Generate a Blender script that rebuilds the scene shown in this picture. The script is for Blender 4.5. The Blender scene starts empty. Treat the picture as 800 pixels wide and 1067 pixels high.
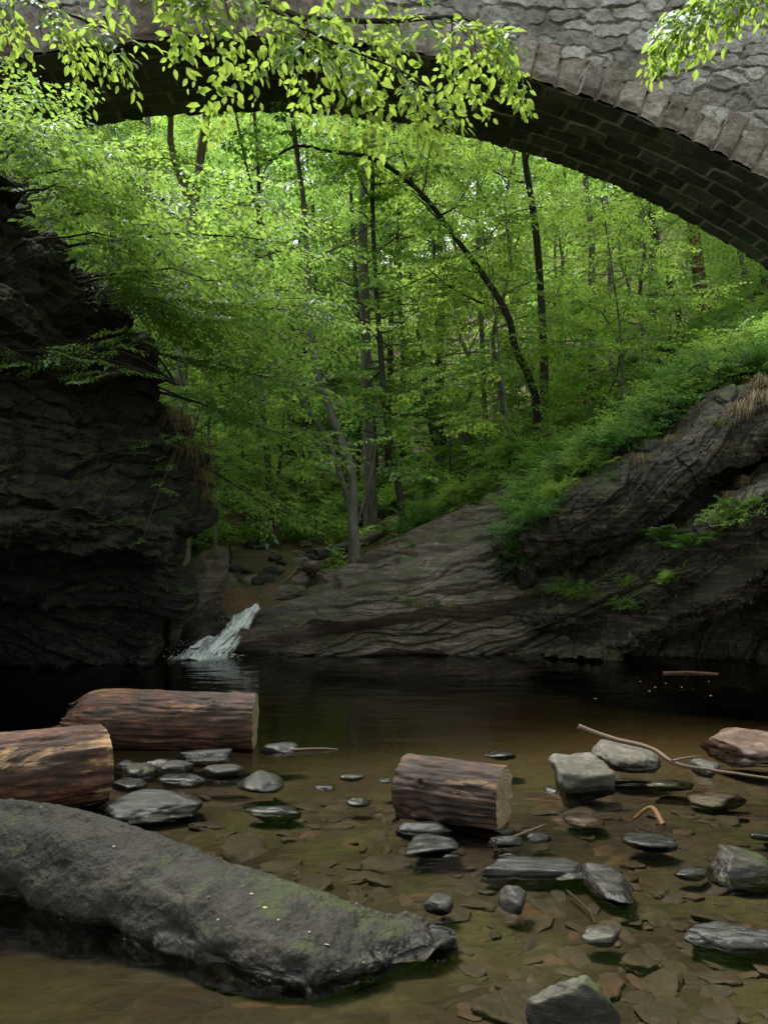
import bpy, math, random
import numpy as np
from mathutils import Vector, Matrix
rng = np.random.default_rng(7)
random.seed(7)
F = 806.0; CX = 400.0; HY = 585.0; CZ = 1.6      # focal length in px of an 800x1067 frame, horizon row, eye height
scene = bpy.context.scene
col = scene.collection

def at(px, py, D):
    return np.array([(px-CX)/F*D, D, CZ+(HY-py)/F*D])
def onwater(px, py, z=0.0):
    D = F*(CZ-z)/(py-HY)
    return np.array([(px-CX)/F*D, D, z])

# ------------------------------------------------------------------ noise
_P = rng.permutation(256); _P = np.concatenate([_P, _P, _P])
_G = rng.normal(size=(256, 3)); _G /= np.linalg.norm(_G, axis=1)[:, None]
_H = rng.random(4096)
def pnoise(p):
    p = np.asarray(p, float); i = np.floor(p).astype(int); f = p-i
    u = f*f*f*(f*(f*6-15)+10); i &= 255; out = 0
    for dx in (0, 1):
        for dy in (0, 1):
            for dz in (0, 1):
                h = _P[_P[_P[(i[:, 0]+dx) & 255]+((i[:, 1]+dy) & 255)]+((i[:, 2]+dz) & 255)]
                g = _G[h]; d = f-np.array([dx, dy, dz])
                w = (u[:, 0] if dx else 1-u[:, 0])*(u[:, 1] if dy else 1-u[:, 1])*(u[:, 2] if dz else 1-u[:, 2])
                out = out+w*(g*d).sum(1)
    return out*1.6
def fbm(p, o=4, lac=2.03, gain=.5):
    p = np.asarray(p, float); s = 0; a = 1; t = 0
    for k in range(o):
        s = s+a*pnoise(p+k*17.3); t += a; a *= gain; p = p*lac
    return s/t
def ss(a, b, x):
    t = np.clip((x-a)/(b-a), 0, 1); return t*t*(3-2*t)
def hsh(i, k=0):
    return _H[(np.asarray(i).astype(int)*7919+k*104729) % 4096]
def strata(p, nb, freq, warp=.5, wf=.45):
    """protrusion 0..1 of layered rock at p: each bed stands out by its own amount, with a crack between beds"""
    nb = np.array(nb, float); nb /= np.linalg.norm(nb)
    s = (p@nb)*freq+warp*fbm(p*wf, 3)*freq*.6
    i = np.floor(s); f = s-i
    local = pnoise(np.c_[p*.9, ][:, :3]+i[:, None]*5.1)*.5
    a = hsh(i+50)+local*.6; b = hsh(i+51)+local*.6
    d = a+(b-a)*ss(.72, .98, f)
    crack = np.exp(-((f-.86)/.07)**2)
    return d-.75*crack*hsh(i+9, 3)

def blocks(p, nb, f, k=0):
    """angular blocks split along the bedding and two joint sets"""
    nb = np.array(nb, float); nb /= np.linalg.norm(nb); a = np.cross(nb, [0, 1, .2]); a /= np.linalg.norm(a); b = np.cross(nb, a)
    q = p+.25*fbm(p*.9+k, 2)[:, None]
    A = np.floor((q@nb)*f*2.2); sh = hsh(A+70+k, 5)
    B = np.floor((q@a)*f*.7+sh*3); C = np.floor((q@b)*f*.8+sh*5)
    return hsh(A*37+B*101+C*53+9000+k, 2)
# ------------------------------------------------------------------ mesh helpers
def mesh_np(name, V, tris=None, quads=None, tint=None, smooth=False, tcol=None):
    me = bpy.data.meshes.new(name)
    V = np.asarray(V, np.float32)
    nt = 0 if tris is None else len(tris); nq = 0 if quads is None else len(quads)
    me.vertices.add(len(V)); me.vertices.foreach_set('co', V.ravel())
    me.loops.add(nt*3+nq*4); me.polygons.add(nt+nq)
    lv = []; ls = []
    if nt: lv.append(np.asarray(tris).ravel()); ls.append(np.arange(nt)*3)
    if nq: lv.append(np.asarray(quads).ravel()); ls.append(nt*3+np.arange(nq)*4)
    me.loops.foreach_set('vertex_index', np.concatenate(lv).astype(np.int32))
    me.polygons.foreach_set('loop_start', np.concatenate(ls).astype(np.int32))
    me.polygons.foreach_set('use_smooth', np.full(nt+nq, bool(smooth)))
    if tint is not None:
        a = me.attributes.new('tint', 'FLOAT', 'POINT'); a.data.foreach_set('value', np.asarray(tint, np.float32))
    if tcol is not None:
        a = me.attributes.new('mort', 'FLOAT', 'POINT'); a.data.foreach_set('value', np.asarray(tcol, np.float32))
    me.update(calc_edges=True); me.validate()
    return me
def link(name, me, mat=None, parent=None, loc=None):
    o = bpy.data.objects.new(name, me); col.objects.link(o)
    if mat is not None and me is not None and not me.materials: me.materials.append(mat)
    if parent is not None: o.parent = parent
    if loc is not None: o.location = loc
    return o
def tag(o, label, cat, group=None):
    o['label'] = label; o['category'] = cat
    if group: o['group'] = group
    return o
def empty(name, loc, label, cat, group=None):
    o = bpy.data.objects.new(name, None); col.objects.link(o); o.location = Vector([float(c) for c in loc])
    return tag(o, label, cat, group)
def child(name, V, base, mat, parent, **k):
    """a part: vertices given in world space, stored relative to the thing's base"""
    return link(name, mesh_np(name, np.asarray(V)-np.asarray(base), **k), mat, parent)
def gridq(nr, nc, flip=False):
    i = np.arange(nr-1)[:, None]*nc+np.arange(nc-1)[None, :]
    q = np.stack([i, i+1, i+nc+1, i+nc], -1).reshape(-1, 4)
    return q[:, ::-1] if flip else q
def cr(P, n):
    """Catmull-Rom along axis 0"""
    P = np.asarray(P, float); m = len(P); E = np.concatenate([[2*P[0]-P[1]], P, [2*P[-1]-P[-2]]])
    t = np.linspace(0, m-1-1e-9, n); i = t.astype(int); f = (t-i).reshape((-1,)+(1,)*(P.ndim-1))
    a, b, c, d = E[i], E[i+1], E[i+2], E[i+3]
    return .5*(2*b+(c-a)*f+(2*a-5*b+4*c-d)*f*f+(3*b-a-3*c+d)*f**3)
def loft(ctrl, nr, nc, disp, flip=False):
    """ctrl[row][col] control points; returns displaced vertices, quads"""
    C = np.array(ctrl, float)
    G = cr(C, nr); G = cr(G.swapaxes(0, 1), nc).swapaxes(0, 1)
    du = np.gradient(G, axis=1); dv = np.gradient(G, axis=0)
    N = np.cross(du, dv); N /= np.linalg.norm(N, axis=2)[..., None]+1e-9
    if flip: N = -N
    V = G.reshape(-1, 3); N = N.reshape(-1, 3)
    V = V+N*disp(V)[:, None]
    return V, gridq(nr, nc, flip), N
def tube(P, R, ns=6, rough=0.0, seed=0):
    P = np.asarray(P, float); R = np.asarray(R, float); n = len(P)
    T = np.gradient(P, axis=0); T /= np.linalg.norm(T, axis=1)[:, None]+1e-9
    ref = np.array([0, 1., 0]) if abs(T[0][1]) < .8 else np.array([1., 0, 0])
    A = np.cross(T, ref); A /= np.linalg.norm(A, axis=1)[:, None]+1e-9
    B = np.cross(T, A)
    th = np.arange(ns)/ns*2*np.pi
    V = P[:, None]+R[:, None, None]*(np.cos(th)[None, :, None]*A[:, None]+np.sin(th)[None, :, None]*B[:, None])
    V = V.reshape(-1, 3)
    if rough: V = V+(fbm(V*np.array([3, 3, 1.])+seed, 2)*rough)[:, None]*(V-np.repeat(P, ns, 0))
    q = []
    for k in range(n-1):
        for j in range(ns):
            q.append((k*ns+j, k*ns+(j+1) % ns, (k+1)*ns+(j+1) % ns, (k+1)*ns+j))
    return V, np.array(q)
class Acc:
    def __init__(s): s.V = []; s.Q = []; s.n = 0
    def add(s, V, Q): s.V.append(V); s.Q.append(np.asarray(Q)+s.n); s.n += len(V)
    def tube(s, *a, **k): s.add(*tube(*a, **k))
    def get(s): return np.concatenate(s.V), np.concatenate(s.Q)
def bez(a, b, c, n):
    t = np.linspace(0, 1, n)[:, None]; return (1-t)**2*a+2*t*(1-t)*b+t*t*c

# ------------------------------------------------------------------ materials
def newmat(name):
    m = bpy.data.materials.new(name); m.use_nodes = True; nt = m.node_tree
    for n in list(nt.nodes):
        if n.type != 'OUTPUT_MATERIAL': nt.nodes.remove(n)
    return m, nt, nt.nodes, nt.links, [n for n in nt.nodes if n.type == 'OUTPUT_MATERIAL'][0]
def N_(nt, t, **k):
    n = nt.nodes.new(t)
    for a, v in k.items(): setattr(n, a, v)
    return n
def ramp(nt, fac, stops, interp='LINEAR'):
    r = nt.nodes.new('ShaderNodeValToRGB'); e = r.color_ramp.elements; r.color_ramp.interpolation = interp
    while len(e) < len(stops): e.new(.5)
    for x, (p, c) in zip(e, stops):
        x.position = p; x.color = (c[0], c[1], c[2], 1) if hasattr(c, '__len__') else (c, c, c, 1)
    nt.links.new(fac, r.inputs[0]); return r.outputs[0]
def noise(nt, scale, detail=5, rough=.6, vec=None, dist=0):
    n = N_(nt, 'ShaderNodeTexNoise'); n.inputs['Scale'].default_value = scale; n.inputs['Detail'].default_value = detail
    n.inputs['Roughness'].default_value = rough; n.inputs['Distortion'].default_value = dist
    if vec is not None: nt.links.new(vec, n.inputs['Vector'])
    return n.outputs[0]
def mapping(nt, rot=(0, 0, 0), scale=(1, 1, 1), coord='Object'):
    if coord == 'Position': src = N_(nt, 'ShaderNodeNewGeometry').outputs['Position']
    else: src = N_(nt, 'ShaderNodeTexCoord').outputs[coord]
    m = N_(nt, 'ShaderNodeMapping'); m.inputs['Rotation'].default_value = rot; m.inputs['Scale'].default_value = scale
    nt.links.new(src, m.inputs[0]); return m.outputs[0]
def mixc(nt, fac, a, b, mode='MIX'):
    m = N_(nt, 'ShaderNodeMix', data_type='RGBA', blend_type=mode)
    for v, s in ((fac, m.inputs[0]), (a, m.inputs[6]), (b, m.inputs[7])):
        if hasattr(v, 'links') or isinstance(v, bpy.types.NodeSocket): nt.links.new(v, s)
        elif hasattr(v, '__len__'): s.default_value = (v[0], v[1], v[2], 1)
        else: s.default_value = v
    return m.outputs[2]
def mth(nt, op, a, b=0.0):
    m = N_(nt, 'ShaderNodeMath', operation=op)
    for v, s in ((a, m.inputs[0]), (b, m.inputs[1])):
        if isinstance(v, bpy.types.NodeSocket): nt.links.new(v, s)
        else: s.default_value = v
    return m.outputs[0]
def finish(nt, out, colr, rough, height=None, bump=.4, dist=.02, spec=.4):
    b = N_(nt, 'ShaderNodeBsdfPrincipled'); b.inputs['Specular IOR Level'].default_value = spec
    if isinstance(colr, bpy.types.NodeSocket): nt.links.new(colr, b.inputs['Base Color'])
    else: b.inputs['Base Color'].default_value = (*colr, 1)
    if isinstance(rough, bpy.types.NodeSocket): nt.links.new(rough, b.inputs['Roughness'])
    else: b.inputs['Roughness'].default_value = rough
    if height is not None:
        bp = N_(nt, 'ShaderNodeBump'); bp.inputs['Strength'].default_value = bump; bp.inputs['Distance'].default_value = dist
        nt.links.new(height, bp.inputs['Height']); nt.links.new(bp.outputs[0], b.inputs['Normal'])
    nt.links.new(b.outputs[0], out.inputs[0])
def rock_mat(name, dark, mid, light, rot=(0, 0, 0), streak=(1, 1, 7), moss=0.0, lichen=.15, scale=1.0, rough=(.5, .85), wet=True, mosscol=(.035, .05, .008), rust=None, bump=.7):
    m, nt, nd, lk, out = newmat(name)
    v = mapping(nt, rot, streak, 'Position'); u = mapping(nt, coord='Position')
    s = noise(nt, 2.2*scale, 8, .68, v, .4); big = noise(nt, .7*scale, 4, .6, u); fine = noise(nt, 34*scale, 6, .7, u)
    fac = mth(nt, 'ADD', mth(nt, 'MULTIPLY', s, .75), mth(nt, 'MULTIPLY', fine, .25))
    c = ramp(nt, fac, [(.36, dark), (.5, mid), (.63, light)])
    c = mixc(nt, ramp(nt, big, [(.35, 0.0), (.65, .55)]), c, tuple(x*.6 for x in mid), 'MIX')
    if rust: c = mixc(nt, ramp(nt, noise(nt, 1.3*scale, 5, .6, u), [(.52, 0.0), (.66, .75)]), c, rust)
    if lichen:
        l = noise(nt, 9*scale, 7, .75, u)
        c = mixc(nt, ramp(nt, l, [(.6, 0.0), (.68, lichen*3)]), c, tuple(min(.5, x*1.9+.03) for x in light))
    geo = N_(nt, 'ShaderNodeNewGeometry')
    sx = N_(nt, 'ShaderNodeSeparateXYZ'); lk.new(geo.outputs['Position'], sx.inputs[0])
    if moss:
        sn = N_(nt, 'ShaderNodeSeparateXYZ'); lk.new(geo.outputs['Normal'], sn.inputs[0])
        mm = mth(nt, 'ADD', mth(nt, 'MULTIPLY', sn.outputs[2], .22), noise(nt, 1.7*scale, 7, .7, u))
        c = mixc(nt, ramp(nt, mm, [(.72-.22*moss, 0.0), (.82-.2*moss, .9)]), c, mixc(nt, fine, tuple(x*.6 for x in mosscol), tuple(x*1.6 for x in mosscol)))
    r = ramp(nt, fine, [(.3, rough[0]), (.7, rough[1])])
    if wet:
        w = ramp(nt, mth(nt, 'ADD', sx.outputs[2], mth(nt, 'MULTIPLY', s, .05)), [(.045, 1.0), (.075, 0.0)])
        c = mixc(nt, mth(nt, 'MULTIPLY', w, .55), c, tuple(x*.3 for x in dark)); r = mixc(nt, w, r, (.18, .18, .18))
    h = mth(nt, 'ADD', mth(nt, 'MULTIPLY', s, 1.0), mth(nt, 'MULTIPLY', fine, .35))
    finish(nt, out, c, r, h, bump, .045/scale)
    return m

def leaf_mat(name, dark, light, trans, mixf=.5, gloss=.05):
    m, nt, nd, lk, out = newmat(name)
    a = N_(nt, 'ShaderNodeAttribute', attribute_name='tint').outputs['Fac']
    oi = N_(nt, 'ShaderNodeObjectInfo').outputs['Random']
    f = mth(nt, 'ADD', mth(nt, 'MULTIPLY', a, .75), mth(nt, 'MULTIPLY', oi, .25))
    c = mixc(nt, f, dark, light); t = mixc(nt, f, tuple(x*.75 for x in trans), trans)
    d = N_(nt, 'ShaderNodeBsdfDiffuse'); tr = N_(nt, 'ShaderNodeBsdfTranslucent'); g = N_(nt, 'ShaderNodeBsdfGlossy')
    g.inputs['Roughness'].default_value = .38; g.inputs['Color'].default_value = (.9, .95, 1, 1)
    lk.new(c, d.inputs[0]); lk.new(t, tr.inputs[0])
    x = N_(nt, 'ShaderNodeMixShader'); x.inputs[0].default_value = mixf; lk.new(d.outputs[0], x.inputs[1]); lk.new(tr.outputs[0], x.inputs[2])
    y = N_(nt, 'ShaderNodeMixShader'); y.inputs[0].default_value = gloss; lk.new(x.outputs[0], y.inputs[1]); lk.new(g.outputs[0], y.inputs[2])
    lk.new(y.outputs[0], out.inputs[0]); return m
def bark_mat(name, dark, light, moss=.0, sc=1.0):
    m, nt, nd, lk, out = newmat(name)
    v = mapping(nt, (0, 0, 0), (1, 1, .16)); u = mapping(nt)
    s = noise(nt, 22*sc, 6, .7, v); b = noise(nt, 1.6, 4, .6, u)
    c = ramp(nt, s, [(.36, dark), (.62, light)])
    c = mixc(nt, ramp(nt, b, [(.4, 0.0), (.7, .5)]), c, tuple(x*1.5 for x in light))
    if moss: c = mixc(nt, ramp(nt, noise(nt, 3, 5, .6, u), [(.5, 0.0), (.62, moss)]), c, (.05, .07, .02))
    finish(nt, out, c, .85, s, .6, .02, .25); return m

M = {}
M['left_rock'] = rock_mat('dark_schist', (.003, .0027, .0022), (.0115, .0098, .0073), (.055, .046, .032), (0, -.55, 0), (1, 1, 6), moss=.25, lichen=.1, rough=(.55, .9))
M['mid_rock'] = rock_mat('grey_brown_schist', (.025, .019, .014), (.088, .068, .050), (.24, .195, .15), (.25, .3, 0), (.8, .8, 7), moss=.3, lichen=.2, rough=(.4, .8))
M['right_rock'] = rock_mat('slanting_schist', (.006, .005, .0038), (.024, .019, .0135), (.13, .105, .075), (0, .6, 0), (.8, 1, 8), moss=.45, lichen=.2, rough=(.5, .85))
M['boulder'] = rock_mat('mossy_boulder_stone', (.007, .006, .0045), (.018, .0155, .012), (.048, .041, .031), (0, 0, 0), (1, 1, 1.5), moss=.08, lichen=.08, scale=2.2, rough=(.6, .95), bump=.8, mosscol=(.025, .034, .007))
M['grey_stone'] = rock_mat('blue_grey_stone', (.014, .0138, .013), (.036, .0355, .033), (.105, .103, .096), (0, 0, .4), (1, 3, 3), lichen=.15, scale=4, rough=(.45, .8))
M['dark_stone'] = rock_mat('dark_wet_stone', (.012, .011, .010), (.032, .030, .026), (.08, .075, .065), (0, .2, 0), (1, 2, 4), lichen=.05, scale=4, rough=(.4, .75))
M['pale_stone'] = rock_mat('pale_buff_stone', (.03, .026, .02), (.08, .072, .055), (.19, .175, .135), (0, .3, 0), (1, 1, 3), moss=0, lichen=.15, scale=3.5, rough=(.5, .85))
M['green_stone'] = rock_mat('algae_green_stone', (.013, .0115, .0085), (.034, .031, .023), (.09, .083, .065), (0, .4, 0), (1, 1, 3), moss=.15, scale=3.5, rough=(.35, .7))
M['rust_stone'] = rock_mat('orange_rust_stone', (.025, .014, .010), (.065, .036, .024), (.17, .12, .085), (0, .3, 0), (1, 1, 3), scale=3, rough=(.4, .8))
M['bed_stone'] = rock_mat('submerged_brown_stone', (.012, .008, .0055), (.029, .0205, .013), (.066, .047, .031), (0, .0, 0), (1, 1, 1), scale=3, rough=(.5, .9), wet=False, moss=0)
M['bed_rust'] = rock_mat('submerged_orange_stone', (.022, .012, .007), (.052, .028, .015), (.095, .058, .034), (0, .0, 0), (1, 1, 1), scale=3, rough=(.5, .9), wet=False)
M['leaf_near'] = leaf_mat('yellowish_beech_leaf', (.06, .13, .014), (.11, .20, .022), (.42, .60, .09), .5, .05)  # slightly yellower green for the near boughs
M['leaf_left'] = leaf_mat('mid_green_beech_leaf', (.045, .12, .018), (.09, .19, .028), (.40, .62, .11), .55, .04)  # cooler mid green for the leaves on the left cliff
M['leaf_a'] = leaf_mat('maple_leaf', (.05, .12, .014), (.09, .18, .022), (.40, .68, .13), .55, .03)
M['leaf_b'] = leaf_mat('yellow_green_leaf', (.06, .13, .014), (.12, .20, .022), (.49, .74, .13), .55, .03)
M['leaf_c'] = leaf_mat('blue_green_leaf', (.03, .09, .018), (.065, .15, .03), (.27, .50, .11), .5, .04)
M['needle'] = leaf_mat('hemlock_needle', (.018, .045, .014), (.04, .085, .022), (.07, .15, .03), .35, .03)
M['fern'] = leaf_mat('fern_frond', (.035, .095, .014), (.075, .16, .025), (.16, .34, .03), .45, .04)
M['straw'] = leaf_mat('dry_grass', (.16, .12, .06), (.28, .21, .11), (.2, .15, .08), .3, .02)
M['grass'] = leaf_mat('green_grass', (.05, .09, .02), (.12, .15, .04), (.15, .25, .04), .4, .03)
M['bark_dark'] = bark_mat('dark_bark', (.012, .010, .008), (.05, .042, .034), .3)
M['bark_grey'] = bark_mat('grey_bark', (.05, .045, .038), (.15, .135, .115), .2)
M['bark_pale'] = bark_mat('pale_bark', (.10, .09, .07), (.26, .235, .19), .15)
M['bark_red'] = bark_mat('red_brown_bark', (.035, .018, .012), (.11, .055, .038))

# stone masonry
def masonry_mat(name, c0, c1, c2, mortar, sc=1.0, stain=.5, rough=.85, streaks=True):
    m, nt, nd, lk, out = newmat(name)
    t = N_(nt, 'ShaderNodeAttribute', attribute_name='tint').outputs['Fac']; g = N_(nt, 'ShaderNodeAttribute', attribute_name='mort').outputs['Fac']
    u = mapping(nt, coord='Position'); v = mapping(nt, (0, 0, 0), (1, 1, .22), 'Position')
    f1 = noise(nt, 5*sc, 8, .72, u); f2 = noise(nt, 40*sc, 5, .7, u); f3 = noise(nt, 1.1, 6, .65, v)
    c = ramp(nt, t, [(0.0, c0), (.5, c1), (1.0, c2)])
    c = mixc(nt, 1.0, c, ramp(nt, f1, [(.3, .45), (.5, .95), (.7, 1.35)]), 'MULTIPLY')
    c = mixc(nt, 1.0, c, ramp(nt, f2, [(.3, .7), (.7, 1.25)]), 'MULTIPLY')
    c = mixc(nt, g, c, mortar)
    if streaks: c = mixc(nt, ramp(nt, f3, [(.5, 0.0), (.64, stain)]), c, (.05, .045, .04))
    finish(nt, out, c, rough, mth(nt, 'ADD', f1, mth(nt, 'MULTIPLY', f2, .4)), .7, .04, .3); return m
M['rubble'] = masonry_mat('rubble_masonry', (.20, .18, .16), (.33, .31, .285), (.47, .445, .41), (.44, .425, .40), stain=.3)
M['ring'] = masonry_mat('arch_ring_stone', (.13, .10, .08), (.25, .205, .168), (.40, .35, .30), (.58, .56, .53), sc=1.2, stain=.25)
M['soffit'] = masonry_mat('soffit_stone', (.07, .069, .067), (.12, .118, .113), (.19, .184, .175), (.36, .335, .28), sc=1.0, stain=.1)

# logs
def log_mat(name, dark, mid, light, red, patch=.5, zscale=.22, bark=True):
    m, nt, nd, lk, out = newmat(name)
    v = mapping(nt, (0, 0, 0), (zscale, 1, 1)); u = mapping(nt)
    s = noise(nt, 16, 8, .72, v, .3); p = noise(nt, 6.5, 6, .65, v, .5); f = noise(nt, 60, 4, .6, v)
    c = ramp(nt, s, [(.34, dark), (.48, mid), (.6, red), (.74, light)])
    c = mixc(nt, ramp(nt, p, [(patch, 0.0), (patch+.045, .9)]), c, mixc(nt, ramp(nt, f, [(.3, 0.0), (.7, 1.0)]), tuple(x*.75 for x in light), light))
    c = mixc(nt, ramp(nt, noise(nt, 2.2, 5, .6, u), [(.5, 0.0), (.66, .8)]), c, dark)
    h = mth(nt, 'ADD', s, mth(nt, 'MULTIPLY', ramp(nt, p, [(patch, 1.0), (patch+.05, 0.0)]), .5))
    finish(nt, out, c, .62, h, .8, .025, .35); return m
M['log_long'] = log_mat('peeling_red_brown_bark', (.02, .012, .010), (.050, .027, .018), (.34, .19, .095), (.15, .060, .034), .57)
M['log_near'] = log_mat('peeling_tan_bark', (.016, .009, .007), (.07, .030, .019), (.48, .29, .14), (.19, .08, .04), .53, .3)
M['log_round'] = log_mat('rough_purple_brown_bark', (.009, .006, .005), (.036, .021, .015), (.32, .185, .10), (.11, .058, .038), .585, .18)
def cut_mat(name, a, b):
    m, nt, nd, lk, out = newmat(name)
    w = N_(nt, 'ShaderNodeTexWave', wave_type='RINGS', rings_direction='X'); w.inputs['Scale'].default_value = 14; w.inputs['Distortion'].default_value = 1.5
    w.inputs['Detail'].default_value = 4; lk.new(mapping(nt), w.inputs[0])
    n = noise(nt, 9, 6, .7, mapping(nt))
    c = mixc(nt, ramp(nt, w.outputs[1], [(.0, 0.0), (1.0, .45)]), a, b)
    c = mixc(nt, ramp(nt, n, [(.42, 0.0), (.7, .7)]), c, tuple(x*.35 for x in a))
    finish(nt, out, c, .75, w.outputs[1], .3, .01, .3); return m
M['cut'] = cut_mat('sawn_wood_end', (.36, .27, .16), (.20, .135, .08))
def plain(name, c, r=.7, spec=.3):
    m, nt, nd, lk, out = newmat(name)
    n = noise(nt, 30, 4, .6, mapping(nt)); finish(nt, out, mixc(nt, n, tuple(x*.6 for x in c), tuple(x*1.35 for x in c)), r, n, .3, .01, spec); return m
M['stick'] = plain('barkless_branch_wood', (.13, .09, .065)); M['orange'] = plain('wet_orange_wood', (.15, .08, .03))
M['fallen'] = plain('yellow_fallen_leaf', (.34, .29, .15)); M['brownleaf'] = plain('brown_fallen_leaf', (.22, .10, .04))

# ------------------------------------------------------------------ ground
def hground(x, y):
    P = np.stack([x, y, 0*x], -1).reshape(-1, 3)
    n = fbm(P*.35, 4).reshape(x.shape); n2 = fbm(P*1.3+9, 4).reshape(x.shape); n3 = fbm(P*5+3, 3).reshape(x.shape)
    bed = -.07-.02*ss(2.5, 4.5, y)-.08*ss(4.8, 6.2, y)-.62*ss(5.0, 12.5, y)+.2*ss(12, 13.5, y)
    bed = bed-.18*ss(.2, -2.5, x)*ss(2.2, 4., y)*(1-ss(4.0, 5.0, y))
    bed = bed+(.035*n2+.015*n3)+.06*ss(-1.2, -2.3, x)*ss(4.5, 5.0, y)*(1-ss(5.6, 6.6, y))
    bed = bed+.5*ss(1.2, -2, y)+1.6*ss(-1, -9, y)
    bank = .5*np.maximum(0, x-7-.2*np.maximum(0, 6-y))+.6*np.maximum(0, -x-6.5-.2*np.maximum(0, 6-y))
    bed = bed+np.minimum(bank, 9)
    hill = 1.15+.20*(y-15)+.40*np.maximum(0, x+1.0)+.12*np.maximum(0, x-3.5)+.5*np.maximum(0, -x-5.5)
    far = 12+.1*(y-60)
    hill = hill+.42*np.maximum(0, y-55)+.5*n+.12*n2
    hill = hill-1.1*ss(-2.4, -.8, x)*ss(7, 4.5, x)*ss(20.5, 18.0, y-.25*x)
    hill = np.minimum(hill, 44+2*n)
    w = ss(13.2, 15.5, y)
    return bed*(1-w)+hill*w
def axis(a, b, step, lo, hi, grow=1.12):
    mid = list(np.arange(a, b, step)); s = step; r = []; v = mid[-1]
    while v < hi: s *= grow; v += s; r.append(v)
    l = []; v = mid[0]; s = step
    while v > lo: s *= grow; v -= s; l.append(v)
    return np.array(l[::-1]+mid+r)
gx = axis(-4, 4.5, .04, -200, 200); gy = axis(1.2, 8, .04, -90, 260, 1.06)
X, Y = np.meshgrid(gx, gy); Z = hground(X, Y)
V = np.stack([X, Y, Z], -1).reshape(-1, 3)
m, nt, nd, lk, out = newmat('stream_bed_and_leaf_litter')
u = mapping(nt, coord='Position'); geo = N_(nt, 'ShaderNodeNewGeometry'); sx = N_(nt, 'ShaderNodeSeparateXYZ'); lk.new(geo.outputs['Position'], sx.inputs[0])
vo = N_(nt, 'ShaderNodeTexVoronoi', feature='F1'); vo.inputs['Scale'].default_value = 9
vm = mapping(nt, (0, 0, .5), (1, 1.6, .3), 'Position'); wn = N_(nt, 'ShaderNodeTexNoise'); wn.inputs['Scale'].default_value = 3
lk.new(vm, wn.inputs['Vector']); lk.new(mixc(nt, .25, vm, wn.outputs[1]), vo.inputs['Vector'])
ve = N_(nt, 'ShaderNodeTexVoronoi', feature='DISTANCE_TO_EDGE'); ve.inputs['Scale'].default_value = 9; lk.new(vo.inputs['Vector'].links[0].from_socket, ve.inputs['Vector'])
pebc = ramp(nt, N_(nt, 'ShaderNodeSeparateColor').outputs[0], [(0, 0), (1, 1)])
sc_ = [n for n in nd if n.type == 'SEPARATE_COLOR'][0]; lk.new(vo.outputs['Color'], sc_.inputs[0])
peb = ramp(nt, sc_.outputs[0], [(0, (.013, .009, .006)), (.35, (.028, .0205, .013)), (.6, (.024, .020, .011)), (.85, (.050, .036, .022)), (1, (.09, .045, .022))])
peb = mixc(nt, ramp(nt, ve.outputs[0], [(.0, 0.85), (.06, 0.0)]), peb, (.035, .024, .014))
silt = ramp(nt, noise(nt, 3, 7, .7, u), [(.35, (.010, .0062, .0035)), (.65, (.027, .0155, .0085))])
b = mixc(nt, ramp(nt, noise(nt, 1.1, 5, .6, u), [(.44, 0.0), (.56, 1.0)]), peb, silt)
b = mixc(nt, ramp(nt, noise(nt, .8, 6, .65, u), [(.48, 0.0), (.62, .55)]), b, (.055, .065, .018))
lit = ramp(nt, noise(nt, 26, 6, .8, u), [(.3, (.03, .018, .010)), (.5, (.11, .06, .032)), (.7, (.25, .14, .075))])
lit = mixc(nt, ramp(nt, noise(nt, .9, 5, .6, u), [(.42, 0.0), (.58, .8)]), lit, (.03, .05, .012))
b = mixc(nt, ramp(nt, mth(nt, 'MULTIPLY', sx.outputs[1], .08), [(.44, 0.0), (.62, .85)]), b, mixc(nt, noise(nt, 2, 6, .6, u), (.035, .034, .019), (.10, .092, .052)))
c = mixc(nt, ramp(nt, sx.outputs[2], [(.0, 0.0), (.12, 1.0)]), b, lit)
finish(nt, out, c, .85, mth(nt, 'ADD', noise(nt, 25, 6, .7, u), mth(nt, 'MULTIPLY', ve.outputs[0], 3.0)), .6, .03, .3)
g = link('ground', mesh_np('ground', V, quads=gridq(len(gy), len(gx)), smooth=True), m); g['kind'] = 'structure'

# ------------------------------------------------------------------ water: a closed body with a rippled top that tints what lies in it
m, nt, nd, lk, out = newmat('pool_water')
fr = N_(nt, 'ShaderNodeFresnel'); fr.inputs[0].default_value = 1.33
tr = N_(nt, 'ShaderNodeBsdfTransparent'); tr.inputs[0].default_value = (.86, .83, .74, 1); gl = N_(nt, 'ShaderNodeBsdfGlossy'); gl.inputs['Roughness'].default_value = .02
mx = N_(nt, 'ShaderNodeMixShader'); lk.new(fr.outputs[0], mx.inputs[0]); lk.new(tr.outputs[0], mx.inputs[1]); lk.new(gl.outputs[0], mx.inputs[2]); lk.new(mx.outputs[0], out.inputs[0])
w1 = noise(nt, 1.6, 3, .5, mapping(nt, (0, 0, .12), (.5, 1.8, 1))); w2 = noise(nt, 7, 3, .55, mapping(nt, (0, 0, -.2), (.5, 1.6, 1)))
bp = N_(nt, 'ShaderNodeBump'); bp.inputs['Strength'].default_value = 1.0; bp.inputs['Distance'].default_value = .016
lk.new(mth(nt, 'ADD', w1, mth(nt, 'MULTIPLY', w2, .16)), bp.inputs['Height']); lk.new(bp.outputs[0], fr.inputs['Normal']); lk.new(bp.outputs[0], gl.inputs['Normal'])
va = N_(nt, 'ShaderNodeVolumeAbsorption'); va.inputs['Color'].default_value = (.68, .50, .32, 1); va.inputs['Density'].default_value = .55
lk.new(va.outputs[0], out.inputs['Volume'])
M['water'] = m
wx0, wx1, wy0, wy1, wb = -9., 10., -3., 14.6, -3.2
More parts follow.
